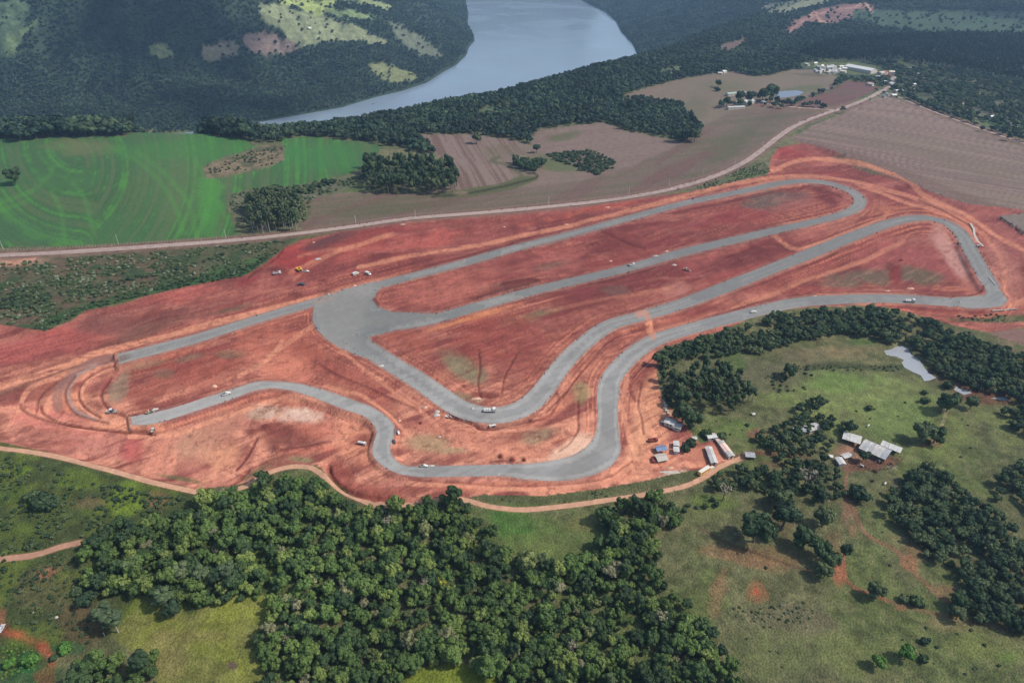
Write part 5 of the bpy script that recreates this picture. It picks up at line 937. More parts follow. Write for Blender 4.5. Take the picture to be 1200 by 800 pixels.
emit(inP, "plantation", EP, .62, "tall dense tree plantation behind the village on the right", "forest")
# trees of the village: loose, taken singly
iv = np.nonzero(inV & (RNG.uniform(size=len(x)) < .8) & (u < 1230) & (vnoise(x / 30, y / 30, 8) > .3))[0]; iv = iv[np.argsort(RNG.uniform(size=len(iv)))]
VT = [low_crown("village_tree", 'broad', 120 + i, M_dark, 160, .22) for i in range(4)]
scatter('grove', np.stack([x[iv[200:]], y[iv[200:]], z[iv[200:]] - .3], 1), RNG.uniform(2.4, 4.6, len(iv[200:])), VT, 'dense trees and gardens between the village and the plantation', 'grove')
for n_, i in enumerate(iv[:200]):
    o = bpy.data.objects.new("village_tree", VT[n_ % 4].data); COLL.objects.link(o); q = random.uniform(2.6, 5.2); o.location = (x[i], y[i], z[i] - .3); o.scale = (q, q, q * random.uniform(.7, 1.1)); o.rotation_euler = (0, 0, random.uniform(0, 6))
    vq = ("near" if v[i] > 118 else "middle" if v[i] > 102 else "far") + "-" + ("left" if u[i] < 1110 else "centre" if u[i] < 1165 else "right")
    tag(o, "dark tree between the village and the plantation, " + vq + " part", "tree", "trees around the village, " + vq + " part")
ih = np.nonzero(inH & (RNG.uniform(size=len(x)) < .75))[0]
for n_, i in enumerate(ih[:95]):
    if c is None: pass
    o = bpy.data.objects.new("village_tree", VT[n_ % 4].data); COLL.objects.link(o); q = random.uniform(2.4, 4.5); o.location = (x[i], y[i], z[i] - .3); o.scale = (q, q, q * .9)
    tag(o, "small dark tree between the white village roofs", "tree", "trees between the village houses")
# brush
def brush(poly, sp, label, prot, r0, r1, dens=.5, seed=3):
    bx, by, bz = scatter_in(poly, sp, .5, .49, [0, 2, 12]); k = (vnoise(bx / 11, by / 11, seed) + .35 * RNG.uniform(size=len(bx)) > 1.15 - dens) & ~near_track(bx, by, 2); 
    if k.any(): scatter("brush", np.stack([bx[k], by[k], bz[k] - .2], 1), RNG.uniform(r0, r1, k.sum()), prot, label, "brush")
SCRUB = [(-200, 300), (0, 308), (67, 304), (200, 293), (300, 285), (340, 281), (325, 292), (310, 305), (285, 320), (233, 331), (167, 345), (98, 362), (53, 385), (0, 378), (-200, 375)]
brush(SCRUB, 3.6, "grey-green brush covering the slope below the gravel road", BP, .8, 2.0, .52); brush([(40, 385), (95, 358), (160, 340), (230, 325), (300, 308), (330, 290), (335, 288), (312, 306), (288, 322), (234, 332), (168, 346), (100, 363), (55, 387)], 3.2, "dark brush along the lower edge of the scrub slope", BD, 1.0, 2.0, .75, 5)
brush([(0, 350), (20, 338), (60, 345), (66, 358), (40, 362), (0, 362)], 3.4, "thicket of dark bushes at the left edge of the scrub slope", BD, 1.4, 2.6, .95, 6)
brush([(60, 345), (150, 325), (240, 305), (270, 290), (262, 300), (200, 318), (100, 345)], 4, "row of dark bushes across the scrub slope", BD, 1.2, 2.4, .72, 9)
brush([(270, 230), (300, 222), (392, 212), (430, 205), (425, 215), (370, 230), (355, 262), (285, 272), (272, 248)], 5, "brush around the square tree clump", BP, 1.2, 2.4, .6, 7)
brush([(240, 195), (262, 186), (300, 176), (332, 172), (330, 190), (300, 196), (250, 210)], 5, "brush in the brown hollow of the green field", BD, .9, 1.8, .5, 8)
brush([(640, 181), (660, 178), (690, 176), (706, 182), (722, 190), (718, 198), (700, 205), (680, 200), (665, 193), (650, 187)], 4.6, "low dark shrubs filling the pocket in the stubble field", BD, 1.8, 3.0, .86, 10)
brush([(-60, 520), (60, 548), (180, 578), (240, 582), (150, 612), (95, 640), (90, 690), (-60, 700)], 3, "rank dark undergrowth on the slope left of the forest", BD, .7, 1.7, .55, 11)
brush([(0, 672), (90, 650), (110, 700), (110, 760), (60, 745), (20, 735), (0, 700)], 3.2, "low brush on the waste ground at lower left", BD, .5, 1.2, .42, 12)
brush([(0, 755), (30, 750), (48, 765), (46, 790), (0, 795)], 1.8, "bright leafy crop plants in the plot at lower left", [low_crown("plot_leaves", 'bush', 130, M_lime, 120, .2)], .5, .9, .8, 13)
brush([(565, 577), (640, 583), (700, 575), (760, 567), (810, 552), (800, 560), (760, 572), (700, 583), (640, 590), (575, 588)], 2.6, "weedy strip between the red earth and the dirt road", BD, .35, .9, .42, 14)
brush([(800, 218), (850, 203), (895, 190), (905, 200), (860, 213), (815, 224)], 3, "scrubby weeds on the bank under the gravel road", BD, .5, 1.2, .6, 15)
brush([(1120, 370), (1200, 366), (1200, 377), (1130, 376)], 3, "green weeds beside the track at the right edge", BD, .5, 1.1, .6, 16)
brush([(860, 712), (930, 708), (960, 715), (950, 728), (900, 735), (862, 728)], 2.6, "grey brown thorn brush on the low pasture", BP, .4, .9, .5, 17)
brush([(772, 412), (774, 440), (778, 470), (800, 492), (812, 500), (800, 480), (790, 455), (782, 430)], 3, "weeds between the red earth and the oval grove", BD, .6, 1.6, .7, 18)
brush([(895, 440), (940, 430), (960, 437), (950, 455), (910, 460)], 4, "bushes at the edge of the brown grass", BD, .7, 1.6, .6, 19)
brush([(930, 426), (1050, 428), (1055, 434), (935, 434)], 3, "reeds along the ditch above the meadow", BD, .5, 1.0, .75, 20)
#@@PART4
# ------------------------------------------------------------------ machines, huts, houses
W_ = solid("white_paint", (200, 198, 190), .4, .5, .12, 2); DKG = solid("dark_glass", (34, 42, 50), .15, .6); RUB = solid("rubber", (34, 33, 32), .8); YEL = solid("machine_yellow", (214, 160, 52), .45, .5, .15, 2)
STL = solid("grey_steel", (120, 122, 122), .5, .5, .2, 2); REDP = solid("red_paint", (130, 62, 54), .45, .5, .2); CAB = solid("dark_paint", (62, 66, 76), .35, .5); SILV = solid("silver_paint", (176, 178, 180), .35, .5, .1)
CONC = solid("pale_concrete", (170, 162, 150), .85, .2, .18, 1.5); FIB = solid("fibre_cement_sheet", (172, 168, 162), .85, .2, .28, .8); TIN = solid("tin_sheet", (180, 178, 172), .5, .5, .2, .7); RTILE = solid("clay_tile", (150, 92, 74), .85, .2, .3, 1)
WOOD = solid("old_wood", (112, 90, 72), .85, .2, .3, 2); PALW = solid("weathered_wood", (170, 156, 138), .85, .2, .25, 2); SAND = solid("pale_sand", (188, 150, 126), .95, .1, .2, .8); BLUE = solid("blue_tarp", (104, 120, 146), .5, .4, .2, .7); CREAM = solid("cream_wall", (206, 196, 176), .8, .2, .15, 1); GREYR = solid("grey_roof", (148, 150, 152), .7, .3, .3, .9)
PINK = solid("pinkish_sheet", (214, 180, 164), .8, .3, .2, .8); SOILP = solid("dark_red_soil", (112, 56, 48), .95, .1, .3, 1); COWB = solid("brown_hide", (84, 60, 46), .9, .1); COWW = solid("white_hide", (206, 198, 186), .9, .1); MET = solid("pole_concrete", (190, 186, 178), .8, .2)
WALLP = solid("plaster_wall", (190, 180, 165), .85, .2, .2, 1)
def heading(u, v, du, dv):
    a, b = at(u, v), at(u + du, v + dv); return math.atan2(b.y - a.y, b.x - a.x)
def place(root, u, v, du=1, dv=0, label=None, cat=None, group=None, s=1, dz=0):
    p = at(u, v); root.location = (p.x, p.y, p.z + dz); root.rotation_euler = (0, 0, heading(u, v, du * 6, dv * 6))
    if s != 1: root.scale = (s, s, s)
    return tag(root, label, cat, group)
def wheels(root, xs, y, r, w=.28):
    for x in xs:
        for sgn in (-1, 1):
            m = MB(); m.tube((x, sgn * y - w / 2, r), (x, sgn * y + w / 2, r), r, r, 12); o = m.build('wheel', RUB, root)
            h = MB(); h.tube((x, sgn * y + sgn * w / 2 - sgn * .02, r), (x, sgn * y + sgn * w / 2 + sgn * .03, r), r * .5, r * .45, 8); h.build('hub', STL, o)
def car(name, paint, kind='car', L=4.4):
    r = empty(name); m = MB(); h = L / 2
    if kind == 'pickup':
        m.prism([(-h, .45), (h - .05, .45), (h, .75), (h - .1, 1.0), (h - 1.35, 1.1), (-h, 1.1)], -.88, .88); m.build('body', paint, r)
        c = MB(); c.prism([(-.5, 1.1), (h - 1.3, 1.1), (h - 1.9, 1.72), (-.35, 1.75)], -.8, .8); c.build('cabin', paint, r)
        g = MB(); g.prism([(h - 1.85, 1.2), (h - 1.38, 1.14), (h - 1.88, 1.66), (h - 1.95, 1.64)], -.72, .72); g.build('windscreen', DKG, r)
        g = MB(); g.box(-.3, h - 1.95, -.825, -.81, 1.2, 1.6); g.box(-.3, h - 1.95, .81, .825, 1.2, 1.6); g.build('side_window', DKG, r)
        b = MB(); b.box(-h + .1, -.6, -.75, .75, 1.06, 1.115); b.build('load_bed', CAB, r)
    elif kind == 'van':
        m.prism([(-h, .45), (h, .45), (h, .95), (h - .9, 1.25), (h - 1.5, 2.0), (-h, 2.05)], -.92, .92); m.build('body', paint, r)
        g = MB(); g.prism([(h - .93, 1.3), (h - .9, 1.28), (h - 1.44, 1.93), (h - 1.5, 1.9)], -.8, .8); g.build('windscreen', DKG, r)
        g = MB(); g.box(-h + .5, h - 1.6, -.935, -.925, 1.3, 1.75); g.box(-h + .5, h - 1.6, .925, .935, 1.3, 1.75); g.build('side_window', DKG, r)
    else:
        m.prism([(-h, .4), (h, .4), (h, .7), (h - 1.1, .92), (-h + .3, .98), (-h, .85)], -.86, .86); m.build('body', paint, r)
        c = MB(); c.prism([(-h + .5, .95), (h - 1.1, .93), (h - 1.8, 1.42), (-h + 1.1, 1.45)], -.74, .74); c.build('cabin', paint, r)
        g = MB(); g.prism([(h - 1.2, .98), (h - 1.12, .96), (h - 1.76, 1.38), (h - 1.84, 1.36)], -.66, .66); g.build('windscreen', DKG, r)
        g = MB(); g.box(-h + 1.1, h - 1.8, -.765, -.75, 1.0, 1.32); g.box(-h + 1.1, h - 1.8, .75, .765, 1.0, 1.32); g.build('side_window', DKG, r)
    wheels(r, (-h + .8, h - .85), .82, .34, .22); return r
def truck(name, cabp, bodyp, L=8, kind='tipper'):
    r = empty(name); h = L / 2
    f = MB(); f.box(-h, h - .3, -.45, .45, .6, .95); f.build('chassis', CAB, r)
    c = MB(); c.prism([(h - 2.0, .7), (h, .7), (h, 1.6), (h - .25, 2.65), (h - 2.0, 2.75)], -1.2, 1.2); c.build('cab', cabp, r)
    g = MB(); g.prism([(h + .01, 1.65), (h + .02, 1.6), (h - .2, 2.5), (h - .24, 2.5)], -1.05, 1.05); g.build('windscreen', DKG, r)
    if kind == 'tipper':
        b = MB(); b.box(-h, h - 2.2, -1.25, 1.25, 1.0, 1.25); b.box(-h, h - 2.2, -1.25, -1.13, 1.25, 2.3); b.box(-h, h - 2.2, 1.13, 1.25, 1.25, 2.3); b.box(h - 2.32, h - 2.2, -1.13, 1.13, 1.25, 2.5); b.box(-h, -h + .12, -1.13, 1.13, 1.25, 2.2); b.build('tipper_body', bodyp, r)
        l = MB(); l.box(-h + .12, h - 2.32, -1.13, 1.13, 1.25, 1.9, 0, .5, .2); l.build('load', SOILP, r)
    elif kind == 'tank':
        t = MB(); t.tube((-h, 0, 1.95), (h - 2.25, 0, 1.95), 1.05, 1.05, 14); t.build('tank', bodyp, r)
    elif kind == 'bus':
        pass
    else:
        b = MB(); b.box(-h, h - 2.2, -1.25, 1.25, 1.0, 1.2); b.build('flatbed', bodyp, r)
        for i, x in enumerate((-h + .8, -h + 2.3, -h + 3.8)):
            k = MB(); k.box(x - .55, x + .55, -.9, .9, 1.2, 1.9 + .2 * (i % 2)); k.build('pallet_load', bodyp, r)
    wheels(r, (-h + 1.0, -h + 2.1, h - 1.1), 1.08, .5, .3); return r
def bus(name, paint, L=9):
    r = empty(name); h = L / 2; m = MB(); m.prism([(-h, .5), (h, .5), (h, 1.5), (h - .2, 2.8), (-h, 2.85)], -1.2, 1.2); m.build('body', paint, r)
    f = MB(); f.box(-h + .3, h - .5, -1.05, 1.05, 2.853, 2.95, 0, .1, .1); f.build('roof', W_, r)
    for i in range(6):
        for s in (-1, 1):
            g = MB(); x = -h + .6 + i * 1.3; g.box(x, x + 1.1, s * 1.205 - .01, s * 1.205 + .01, 1.6, 2.4); g.build('window', DKG, r)
    g = MB(); g.prism([(h + .01, 1.55), (h + .02, 1.5), (h - .16, 2.6), (h - .2, 2.6)], -1.05, 1.05); g.build('windscreen', DKG, r)
    wheels(r, (-h + 1.8, h - 1.6), 1.08, .48, .3); return r
def excavator(name, paint):
    r = empty(name)
    for s in (-1, 1):
        t = MB(); t.prism([(-1.9, .1), (1.9, .1), (2.2, .5), (1.9, .9), (-1.9, .9), (-2.2, .5)], s * 1.2 - .3, s * 1.2 + .3); t.build('crawler_track', RUB, r)
    b = MB(); b.box(-2.0, 1.3, -1.3, 1.3, 1.0, 2.1, 0, .15, .1); hs = b.build('housing', paint, r)
    c = MB(); c.box(.1, 1.5, .25, 1.3, 2.103, 3.1, 0, .1, .08); cb = c.build('cab', paint, r); g = MB(); g.box(.15, 1.53, .2, 1.36, 2.3, 2.85); g.build('cab_window', DKG, cb)
    a = MB(); a.tube((1.2, -.3, 1.7), (3.6, -.3, 4.2), .34, .28, 4); a.build('boom', paint, r); a = MB(); a.tube((3.6, -.3, 4.2), (5.6, -.3, 2.2), .26, .2, 4); a.build('dipper_arm', paint, r)
    k = MB(); k.prism([(5.3, 2.2), (6.0, 2.0), (5.9, 1.0), (5.2, .6), (4.7, 1.2)], -.8, .2); k.build('bucket', STL, r); return r
def roller(name, paint):
    r = empty(name); d = MB(); d.tube((1.6, -1.05, .75), (1.6, 1.05, .75), .75, .75, 16); d.build('drum', STL, r)
    f = MB(); f.box(.7, 2.5, -1.25, -1.1, .6, 1.0); f.box(.7, 2.5, 1.1, 1.25, .6, 1.0); f.box(2.42, 2.6, -1.1, 1.1, .6, 1.0); f.build('drum_frame', paint, r)
    b = MB(); b.box(-2.6, -.6, -.9, .9, .8, 1.7, 0, .15, .1); b.build('engine_hood', paint, r); c = MB(); c.box(-.6, .6, -.8, .8, .8, 1.3); c.build('seat_deck', CAB, r)
    for x in (-.5, .5):
        for y in (-.7, .7):
            p = MB(); p.tube((x, y, 1.3), (x, y, 2.5), .05, .05, 5); p.build('roof_post', CAB, r)
    t = MB(); t.box(-.75, .75, -.9, .9, 2.5, 2.6); t.build('canopy', W_, r); wheels(r, (-1.6,), .95, .72, .4); return r
def loader(name, paint):
    r = empty(name); b = MB(); b.box(-2.8, -.6, -.95, .95, .9, 1.9, 0, .2, .1); b.build('engine_hood', paint, r); b = MB(); b.box(-.6, 1.7, -.6, .6, .8, 1.3); b.build('frame', paint, r)
    c = MB(); c.box(-.6, .5, -.75, .75, 1.3, 2.9, 0, .12, .08); cb = c.build('cab', W_, r); g = MB(); g.box(-.62, .52, -.76, .76, 1.9, 2.6, 0, .06, .05); g.build('cab_window', DKG, cb)
    a = MB(); a.tube((1.2, -.6, 1.3), (3.0, -.6, .8), .14, .14, 4); a.tube((1.2, .6, 1.3), (3.0, .6, .8), .14, .14, 4); a.build('lift_arm', paint, r)
    k = MB(); k.prism([(2.9, .1), (4.0, .1), (3.9, .3), (3.2, .5), (3.1, 1.2), (2.8, 1.2)], -1.3, 1.3); k.build('bucket', STL, r); wheels(r, (-1.7, 1.4), .95, .7, .45); return r
V = {}
def veh(key, u, v, du, dv, label, cat, s=1.0, group=None):
    mk = {'pickup': lambda: car('pickup', W_, 'pickup', 5.2), 'van': lambda: car('van', W_, 'van', 5), 'car_dark': lambda: car('parked_car', CAB), 'car': lambda: car('parked_car', W_), 'car_silver': lambda: car('parked_car', SILV), 'flat': lambda: truck('flatbed_truck', W_, W_, 7.5, 'flat'), 'tipper': lambda: truck('tipper_truck', W_, SILV, 7.5), 'tipper_red': lambda: truck('tipper_truck', REDP, REDP, 7),
          'tank': lambda: truck('water_truck', W_, W_, 7, 'tank'), 'bus': lambda: bus('bus', solid('pale_orange_paint', (214, 170, 110), .5, .4, .1)), 'exc': lambda: excavator('excavator', YEL), 'exc_w': lambda: excavator('excavator', W_), 'roller': lambda: roller('road_roller', CONC), 'loader': lambda: loader('wheel_loader', solid('faded_machine_paint', (150, 124, 84), .6, .3, .2))}[key]()
    return place(mk, u, v, du, dv, label, cat, group, s)
veh('flat', 574, 482, 1, .02, "white lorry with a loaded flatbed on the lowest bend of the inner loop", "lorry"); veh('pickup', 265.5, 462, 1, -.3, "white pickup driving on the lower left leg of the track", "pickup"); veh('tipper', 740, 311, 1, -.28, "white tipper lorry standing on the middle straight", "lorry", .75)
veh('tank', 577, 500, -1, .3, "white water tanker parked at the end of the open trench", "tanker", .55); veh('exc_w', 524, 489, 1, .25, "white excavator digging at the upper end of the trench", "excavator", .6); veh('roller', 131, 483.5, 1, -.1, "road roller with white canopy on the graded bend at far left", "road roller", 1.1); veh('roller', 180, 505, .4, -1, "road roller below the end of the lower track", "road roller", .8)
veh('exc', 350, 317, 1, .5, "yellow excavator on the red earth below the scrub slope", "excavator", 1.15); veh('tipper', 325, 321, 1, -.15, "white tipper lorry left of the yellow excavator", "lorry", .85); veh('pickup', 359.5, 318.5, 1, 0, "white pickup just right of the yellow excavator", "pickup", .8); veh('car_dark', 353.5, 334, 1, 0, "dark car parked alone below the yellow excavator", "car", 1.3)
veh('van', 417, 321.5, 1, -.4, "left one of two white vans above the wide apron", "van", 1.1); veh('van', 431.5, 321.5, 1, .35, "right one of two white vans above the wide apron", "van", 1.1); veh('car', 373, 304.5, 1, -.2, "small white car on the red earth below the gravel road", "car"); veh('tank', 424.5, 520.5, 1, .2, "white tanker standing inside the lower left bend of the track", "tanker", .7)
veh('flat', 1066, 353.8, 1, .03, "white lorry on the shoulder of the lower right straight", "lorry", 1.0); veh('car', 883, 366, 1, -.2, "small white car on the lower track above the tree belt", "car", 1.1); veh('loader', 804, 317, 1, .2, "loader by the pale spoil between the two straights", "loader", .9); veh('exc_w', 1146, 289, -.6, 1, "small excavator at the culvert outside the right bend", "excavator", .7); veh('loader', 1124, 286, .5, 1, "loader on the pale rubble inside the right bend", "loader", .8)
veh('bus', 825, 553.5, 1, -.62, "pale orange bus on the dirt road by the long roofs", "bus", .95); veh('tipper_red', 765, 517, 1, -.1, "red tipper lorry in the site yard", "lorry", .8); veh('flat', 779, 496, 1, .3, "white lorry beside the grey-roofed site hut", "lorry", .6); veh('tipper_red', 765, 540, .3, 1, "dark red lorry beside the white cover in the yard", "lorry", .6); veh('pickup', 497, 546.5, 1, 0, "white pickup on the edge of the bottom straight", "pickup", .8); veh('pickup', 467, 507, .3, 1, "white pickup at the kink of the lower left bends", "pickup", .7); veh('car_dark', 462, 518, .3, 1, "dark car on the inner edge of the lower left bend", "car", .8); veh('car', 182, 480.5, 1, -.3, "small white car on the inside of the track end", "car", .8); veh('loader', 175, 484, 1, -.3, "loader beside the small white car near the track end", "loader", .7); veh('van', 834, 549, 1, -.6, "white van ahead of the pale orange bus", "van", .7)
veh('car_silver', 2, 737, .5, -1, "silver car parked at the lower left edge", "car", 1.0)
# heaps and stacks
def heap(name, mat, rx, ry, h, seed, u, v, label, cat):
    rg = np.random.default_rng(seed); n, k = 14, 5; vs = [(0, 0, h)]
    for j in range(1, k + 1):
        for i in range(n):
            a = 2 * math.pi * i / n; q = j / k * rg.uniform(.85, 1.15); vs.append((rx * q * math.cos(a), ry * q * math.sin(a), h * (1 - q) ** .8 * rg.uniform(.8, 1.15) if q < 1 else -.3))
    fs = [(0, 1 + i, 1 + (i + 1) % n) for i in range(n)] + [(1 + (j - 1) * n + i, 1 + j * n + i, 1 + j * n + (i + 1) % n, 1 + (j - 1) * n + (i + 1) % n) for j in range(1, k) for i in range(n)]
    m = MB(); m.add(vs, fs); o = m.build(name, mat); return place(o, u, v, 1, 0, label, cat)
for i, (u, v, mt, rx, ry, h, lb, nm) in enumerate([
    (251, 452.5, SAND, 1.9, 1.6, 1.4, "pale heap of sand beside the lower left leg of the track", 'sand_heap'), (498, 477, SAND, 2.0, 1.4, .8, "pale heap on the red slope left of the trench", 'sand_heap'), (512, 482, CONC, 1.8, 1.5, 1.2, "whitish heap just above the trench", 'gravel_heap'), (511.5, 486, FIB, 2.2, 1.6, .9, "grey heap under the whitish heap at the trench", 'gravel_heap'), (505, 545.5, CONC, 2.4, 1.0, .8, "low white heap on the edge of the bottom straight", 'gravel_heap'),
    (715.5, 306, SAND, 1.8, 1.2, 1.0, "pale heap above the middle straight", 'sand_heap'), (768.5, 300, CONC, 2.6, 1.2, .9, "white heap on the shoulder of the middle straight", 'gravel_heap'), (781, 294.5, SAND, 2.2, 1.4, 1.0, "pinkish heap beside the middle straight near the dark spoil", 'sand_heap'), (790, 310.5, CONC, 2.2, 1.4, 1.1, "bright white heap below the middle straight", 'gravel_heap'), (415.5, 335, SAND, 1.8, 1.5, 1.2, "pinkish heap between the white vans and the apron", 'sand_heap'), (446, 428.5, CONC, 2.4, 1.4, 1.0, "pale heap on the outer edge below the apron", 'gravel_heap'), (385, 345, CONC, 1.0, .8, .9, "small white heap at the upper edge of the apron", 'gravel_heap'),
    (664, 263, SAND, 2.4, 1.2, .7, "pale heap above the upper straight", 'sand_heap'), (712, 243, SAND, 3.2, 1.2, .8, "long pale heap under the gravel road", 'sand_heap'), (591, 266, SAND, 1.8, 1.2, .8, "pale heap between gravel road and upper straight", 'sand_heap'), (472, 263, CONC, 3.0, .9, .6, "long white heap beside the utility pole", 'gravel_heap'), (367.5, 284, SAND, 1.5, 1.0, .8, "small pale heap at the top of the red slope", 'sand_heap'), (553.5, 478.5, CONC, 1.2, 1, .9, "little white heap inside the lowest bend of the loop", 'gravel_heap'), (558, 467, SAND, 3.4, 1.6, .8, "wide pinkish heap above the loaded lorry", 'sand_heap'), (515, 511.5, CONC, 1.0, .8, .5, "tiny white heap on the dry grass patch", 'gravel_heap'),
    (587, 534.5, SOILP, 1.3, 1.0, 1.0, "left of three dark soil clods above the bottom straight", 'soil_heap'), (600.5, 538.5, SOILP, 1.7, 1.2, 1.2, "largest of three dark soil clods above the bottom straight", 'soil_heap'), (614.5, 538.5, SOILP, 1.2, 1.0, 1.0, "right of three dark soil clods above the bottom straight", 'soil_heap'), (493, 495.5, SOILP, 1.3, 1.2, 1.1, "round dark soil clod left of the trench", 'soil_heap'), (468, 493, SAND, 1.1, 1.2, .9, "pale heap at the tip of the striped earth", 'sand_heap'), (783, 553, CONC, 6.5, 1.3, .4, "long white gravel bed beside the dirt road at the yard", 'gravel_heap'), (773, 534, SAND, 3.0, 2.5, 1.0, "cream sand heap under the white cover", 'sand_heap'), (785, 548, SAND, 2.5, 1.2, .8, "pale heap near the camp road", 'sand_heap'), (66, 733 - 10, CONC, .9, .7, .8, "white boulder on the waste ground at lower left", 'boulder'), (38, 717, CONC, .8, .6, .7, "pale boulder left of the white one on the waste ground", 'boulder'), (1056, 305, SOILP, 2.5, 1.5, 1.2, "dark soil heap on the red strip in the right infield", 'soil_heap'), (1067, 338, SAND, 3.2, 1.6, 1.0, "pinkish rubble heap at the foot of the right infield", 'sand_heap'), (1040, 341, SAND, 2.6, 1.2, .8, "pinkish rubble left of the other heap in the right infield", 'sand_heap'), (955, 347, CONC, 1.8, .8, .6, "white heap at the upper edge of the lower right straight", 'gravel_heap')]):
    heap(nm, mt, rx, ry, h, i, u, v, lb, nm.split('_')[0] + ' heap' if 'heap' in nm else 'boulder')
rg = random.Random(4)
for i in range(9):                                       # concrete pipes laid along the right edge
    m = MB(); m.tube((-1.2, 0, .5), (1.2, 0, .5), .5, .5, 12, 0, False); m.tube((1.2, 0, .5), (-1.2, 0, .5), .4, .4, 12, 0, False); o = m.build('concrete_pipe', CONC); place(o, 1164 + i * 3.2, 364.6 - i * .25, 1, rg.uniform(-.3, .3), "white concrete pipe in the row laid below the right-hand corner", "pipe", "pipes laid below the right-hand corner")
for i, (u, v) in enumerate([(779, 473), (780, 476), (779.5, 479), (781, 482), (783.5, 485)]):
    m = MB(); m.box(-1.1, 1.1, -.9, .9, -.1, .9 + .2 * (i % 2), 0, .1, .1); o = m.build('crate', CONC if i % 2 else PALW); place(o, u, v, 1, .3, "pale crate in the line of goods beside the red yard", "crate", "crates beside the yard")
# drain running outside the right bend
dp = smooth([(1137, 262), (1141, 269), (1142, 276), (1146, 283), (1152, 289)], False, 4); pts_ = [at(*p) for p in dp]
m = MB()
for a, b in zip(pts_[:-1], pts_[1:]):
    d = (b - a); n = Vector((-d.y, d.x, 0)).normalized()
    m.add([a - n * .9 - Vector((0, 0, .2)), b - n * .9 - Vector((0, 0, .2)), b - n * .9 + Vector((0, 0, .45)), a - n * .9 + Vector((0, 0, .45)), a + n * .9 - Vector((0, 0, .2)), b + n * .9 - Vector((0, 0, .2)), b + n * .9 + Vector((0, 0, .45)), a + n * .9 + Vector((0, 0, .45))], [(0, 1, 2, 3), (7, 6, 5, 4), (3, 2, 6, 7), (0, 3, 7, 4), (1, 5, 6, 2)])
tag(m.build('drain_channel', CONC), "pale concrete drain curving outside the right bend", "drain")
# ---------- buildings
def house(name, L, Wd, H, roofh, wallm, roofm, nwin=3, open_=False, mono=False, sheets=0, over=.5):
    r = empty(name); l, w2 = L / 2, Wd / 2
    if open_:
        k = max(2, int(L / 4))
        for i in range(k + 1):
            for s in (-1, 1):
                m = MB(); x = -l + .3 + i * (L - .6) / k; m.tube((x, s * (w2 - .3), -.5), (x, s * (w2 - .3), H), .12, .12, 6); m.build('post', WOOD, r)
        m = MB(); m.box(-l + .1, l - .1, w2 - .25, w2 - .1, -.4, H * .75); m.build('wall', wallm, r)
    else:
        m = MB(); prof = [(-w2, -.5), (w2, -.5), (w2, H), (0, H + roofh), (-w2, H)] if not mono else [(-w2, -.5), (w2, -.5), (w2, H + roofh), (-w2, H)]
        m.add([(x, y, z) for x in (-l, l) for y, z in prof], [tuple(range(len(prof) - 1, -1, -1)), tuple(range(len(prof), 2 * len(prof)))] + [(i, (i + 1) % len(prof), (i + 1) % len(prof) + len(prof), i + len(prof)) for i in range(len(prof))])
        m.build('wall', wallm, r)
        for i in range(nwin):
            x = -l + L * (i + 1) / (nwin + 1)
            for s in (-1, 1):
                g = MB(); g.box(x - .5, x + .5, s * (w2 + .02) - .04, s * (w2 + .02) + .04, 1.0, 1.95 if H > 2.3 else 1.6); g.build('window', DKG, r)
        g = MB(); g.box(-l - .06, -l + .02, -.45, .45, -.3, 2.0 if H > 2.1 else 1.6); g.build('door', WOOD, r)
    def slab(y0, z0, y1, z1, x0, x1, nm, mt):
        m = MB(); t = .12; m.add([(x0, y0, z0), (x1, y0, z0), (x1, y1, z1), (x0, y1, z1), (x0, y0, z0 + t), (x1, y0, z0 + t), (x1, y1, z1 + t), (x0, y1, z1 + t)], [(3, 2, 1, 0), (4, 5, 6, 7), (0, 1, 5, 4), (1, 2, 6, 5), (2, 3, 7, 6), (3, 0, 4, 7)]); return m.build(nm, mt, r)
    zo = roofh * over / w2; n = max(1, sheets)
    for i in range(n):
        x0 = -l - over + i * (L + 2 * over) / n; x1 = x0 + (L + 2 * over) / n - (.06 if n > 1 else 0); dz = (.02 + .09 * rg.random()) if n > 1 else .02
        mt = roofm if n == 1 or rg.random() < .7 else (FIB if roofm is not FIB else GREYR)
        if mono: slab(-w2 - over, H - zo * .5 + dz, w2 + over, H + roofh + zo * .5 + dz, x0, x1, 'roof_sheet' if n > 1 else 'roof', mt)
        else:
            slab(-w2 - over, H - zo + dz, -.02, H + roofh + dz, x0, x1, 'roof_sheet' if n > 1 else 'roof_slope', mt); slab(.02, H + roofh + dz, w2 + over, H - zo + dz, x0, x1, 'roof_sheet' if n > 1 else 'roof_slope', mt)
    return r
def put_h(u, v, du, dv, label, cat, *a, nm='house', **k): return place(house(nm, *a, **k), u, v, du, dv, label, cat)
put_h(833, 536, -.3, -.85, "long white-roofed shed, left one of two parallel by the dirt road", "shed", 13, 3.2, 2.2, .4, WALLP, TIN, 4, nm='long_shed', sheets=6)
put_h(848, 526, -.62, -.95, "long pinkish-roofed shed, right one of two parallel by the dirt road", "shed", 17, 3.2, 2.2, .4, WALLP, PINK, 4, nm='long_shed', sheets=8)
put_h(833, 514, 1, -.1, "white-roofed hut at the head of the two long sheds", "hut", 5, 3.4, 2.4, .4, WALLP, TIN, 1, nm='hut')
put_h(785, 497.5, 1, .35, "left half of the grey-roofed site hut at the yard edge", "hut", 6, 4.6, 2.5, .2, WALLP, TIN, 2, nm='site_hut', sheets=4); put_h(793.5, 502, .9, .35, "right lower wing of the grey-roofed site hut", "hut", 4.4, 4.2, 2.3, .15, WALLP, TIN, 1, nm='site_hut', sheets=3)
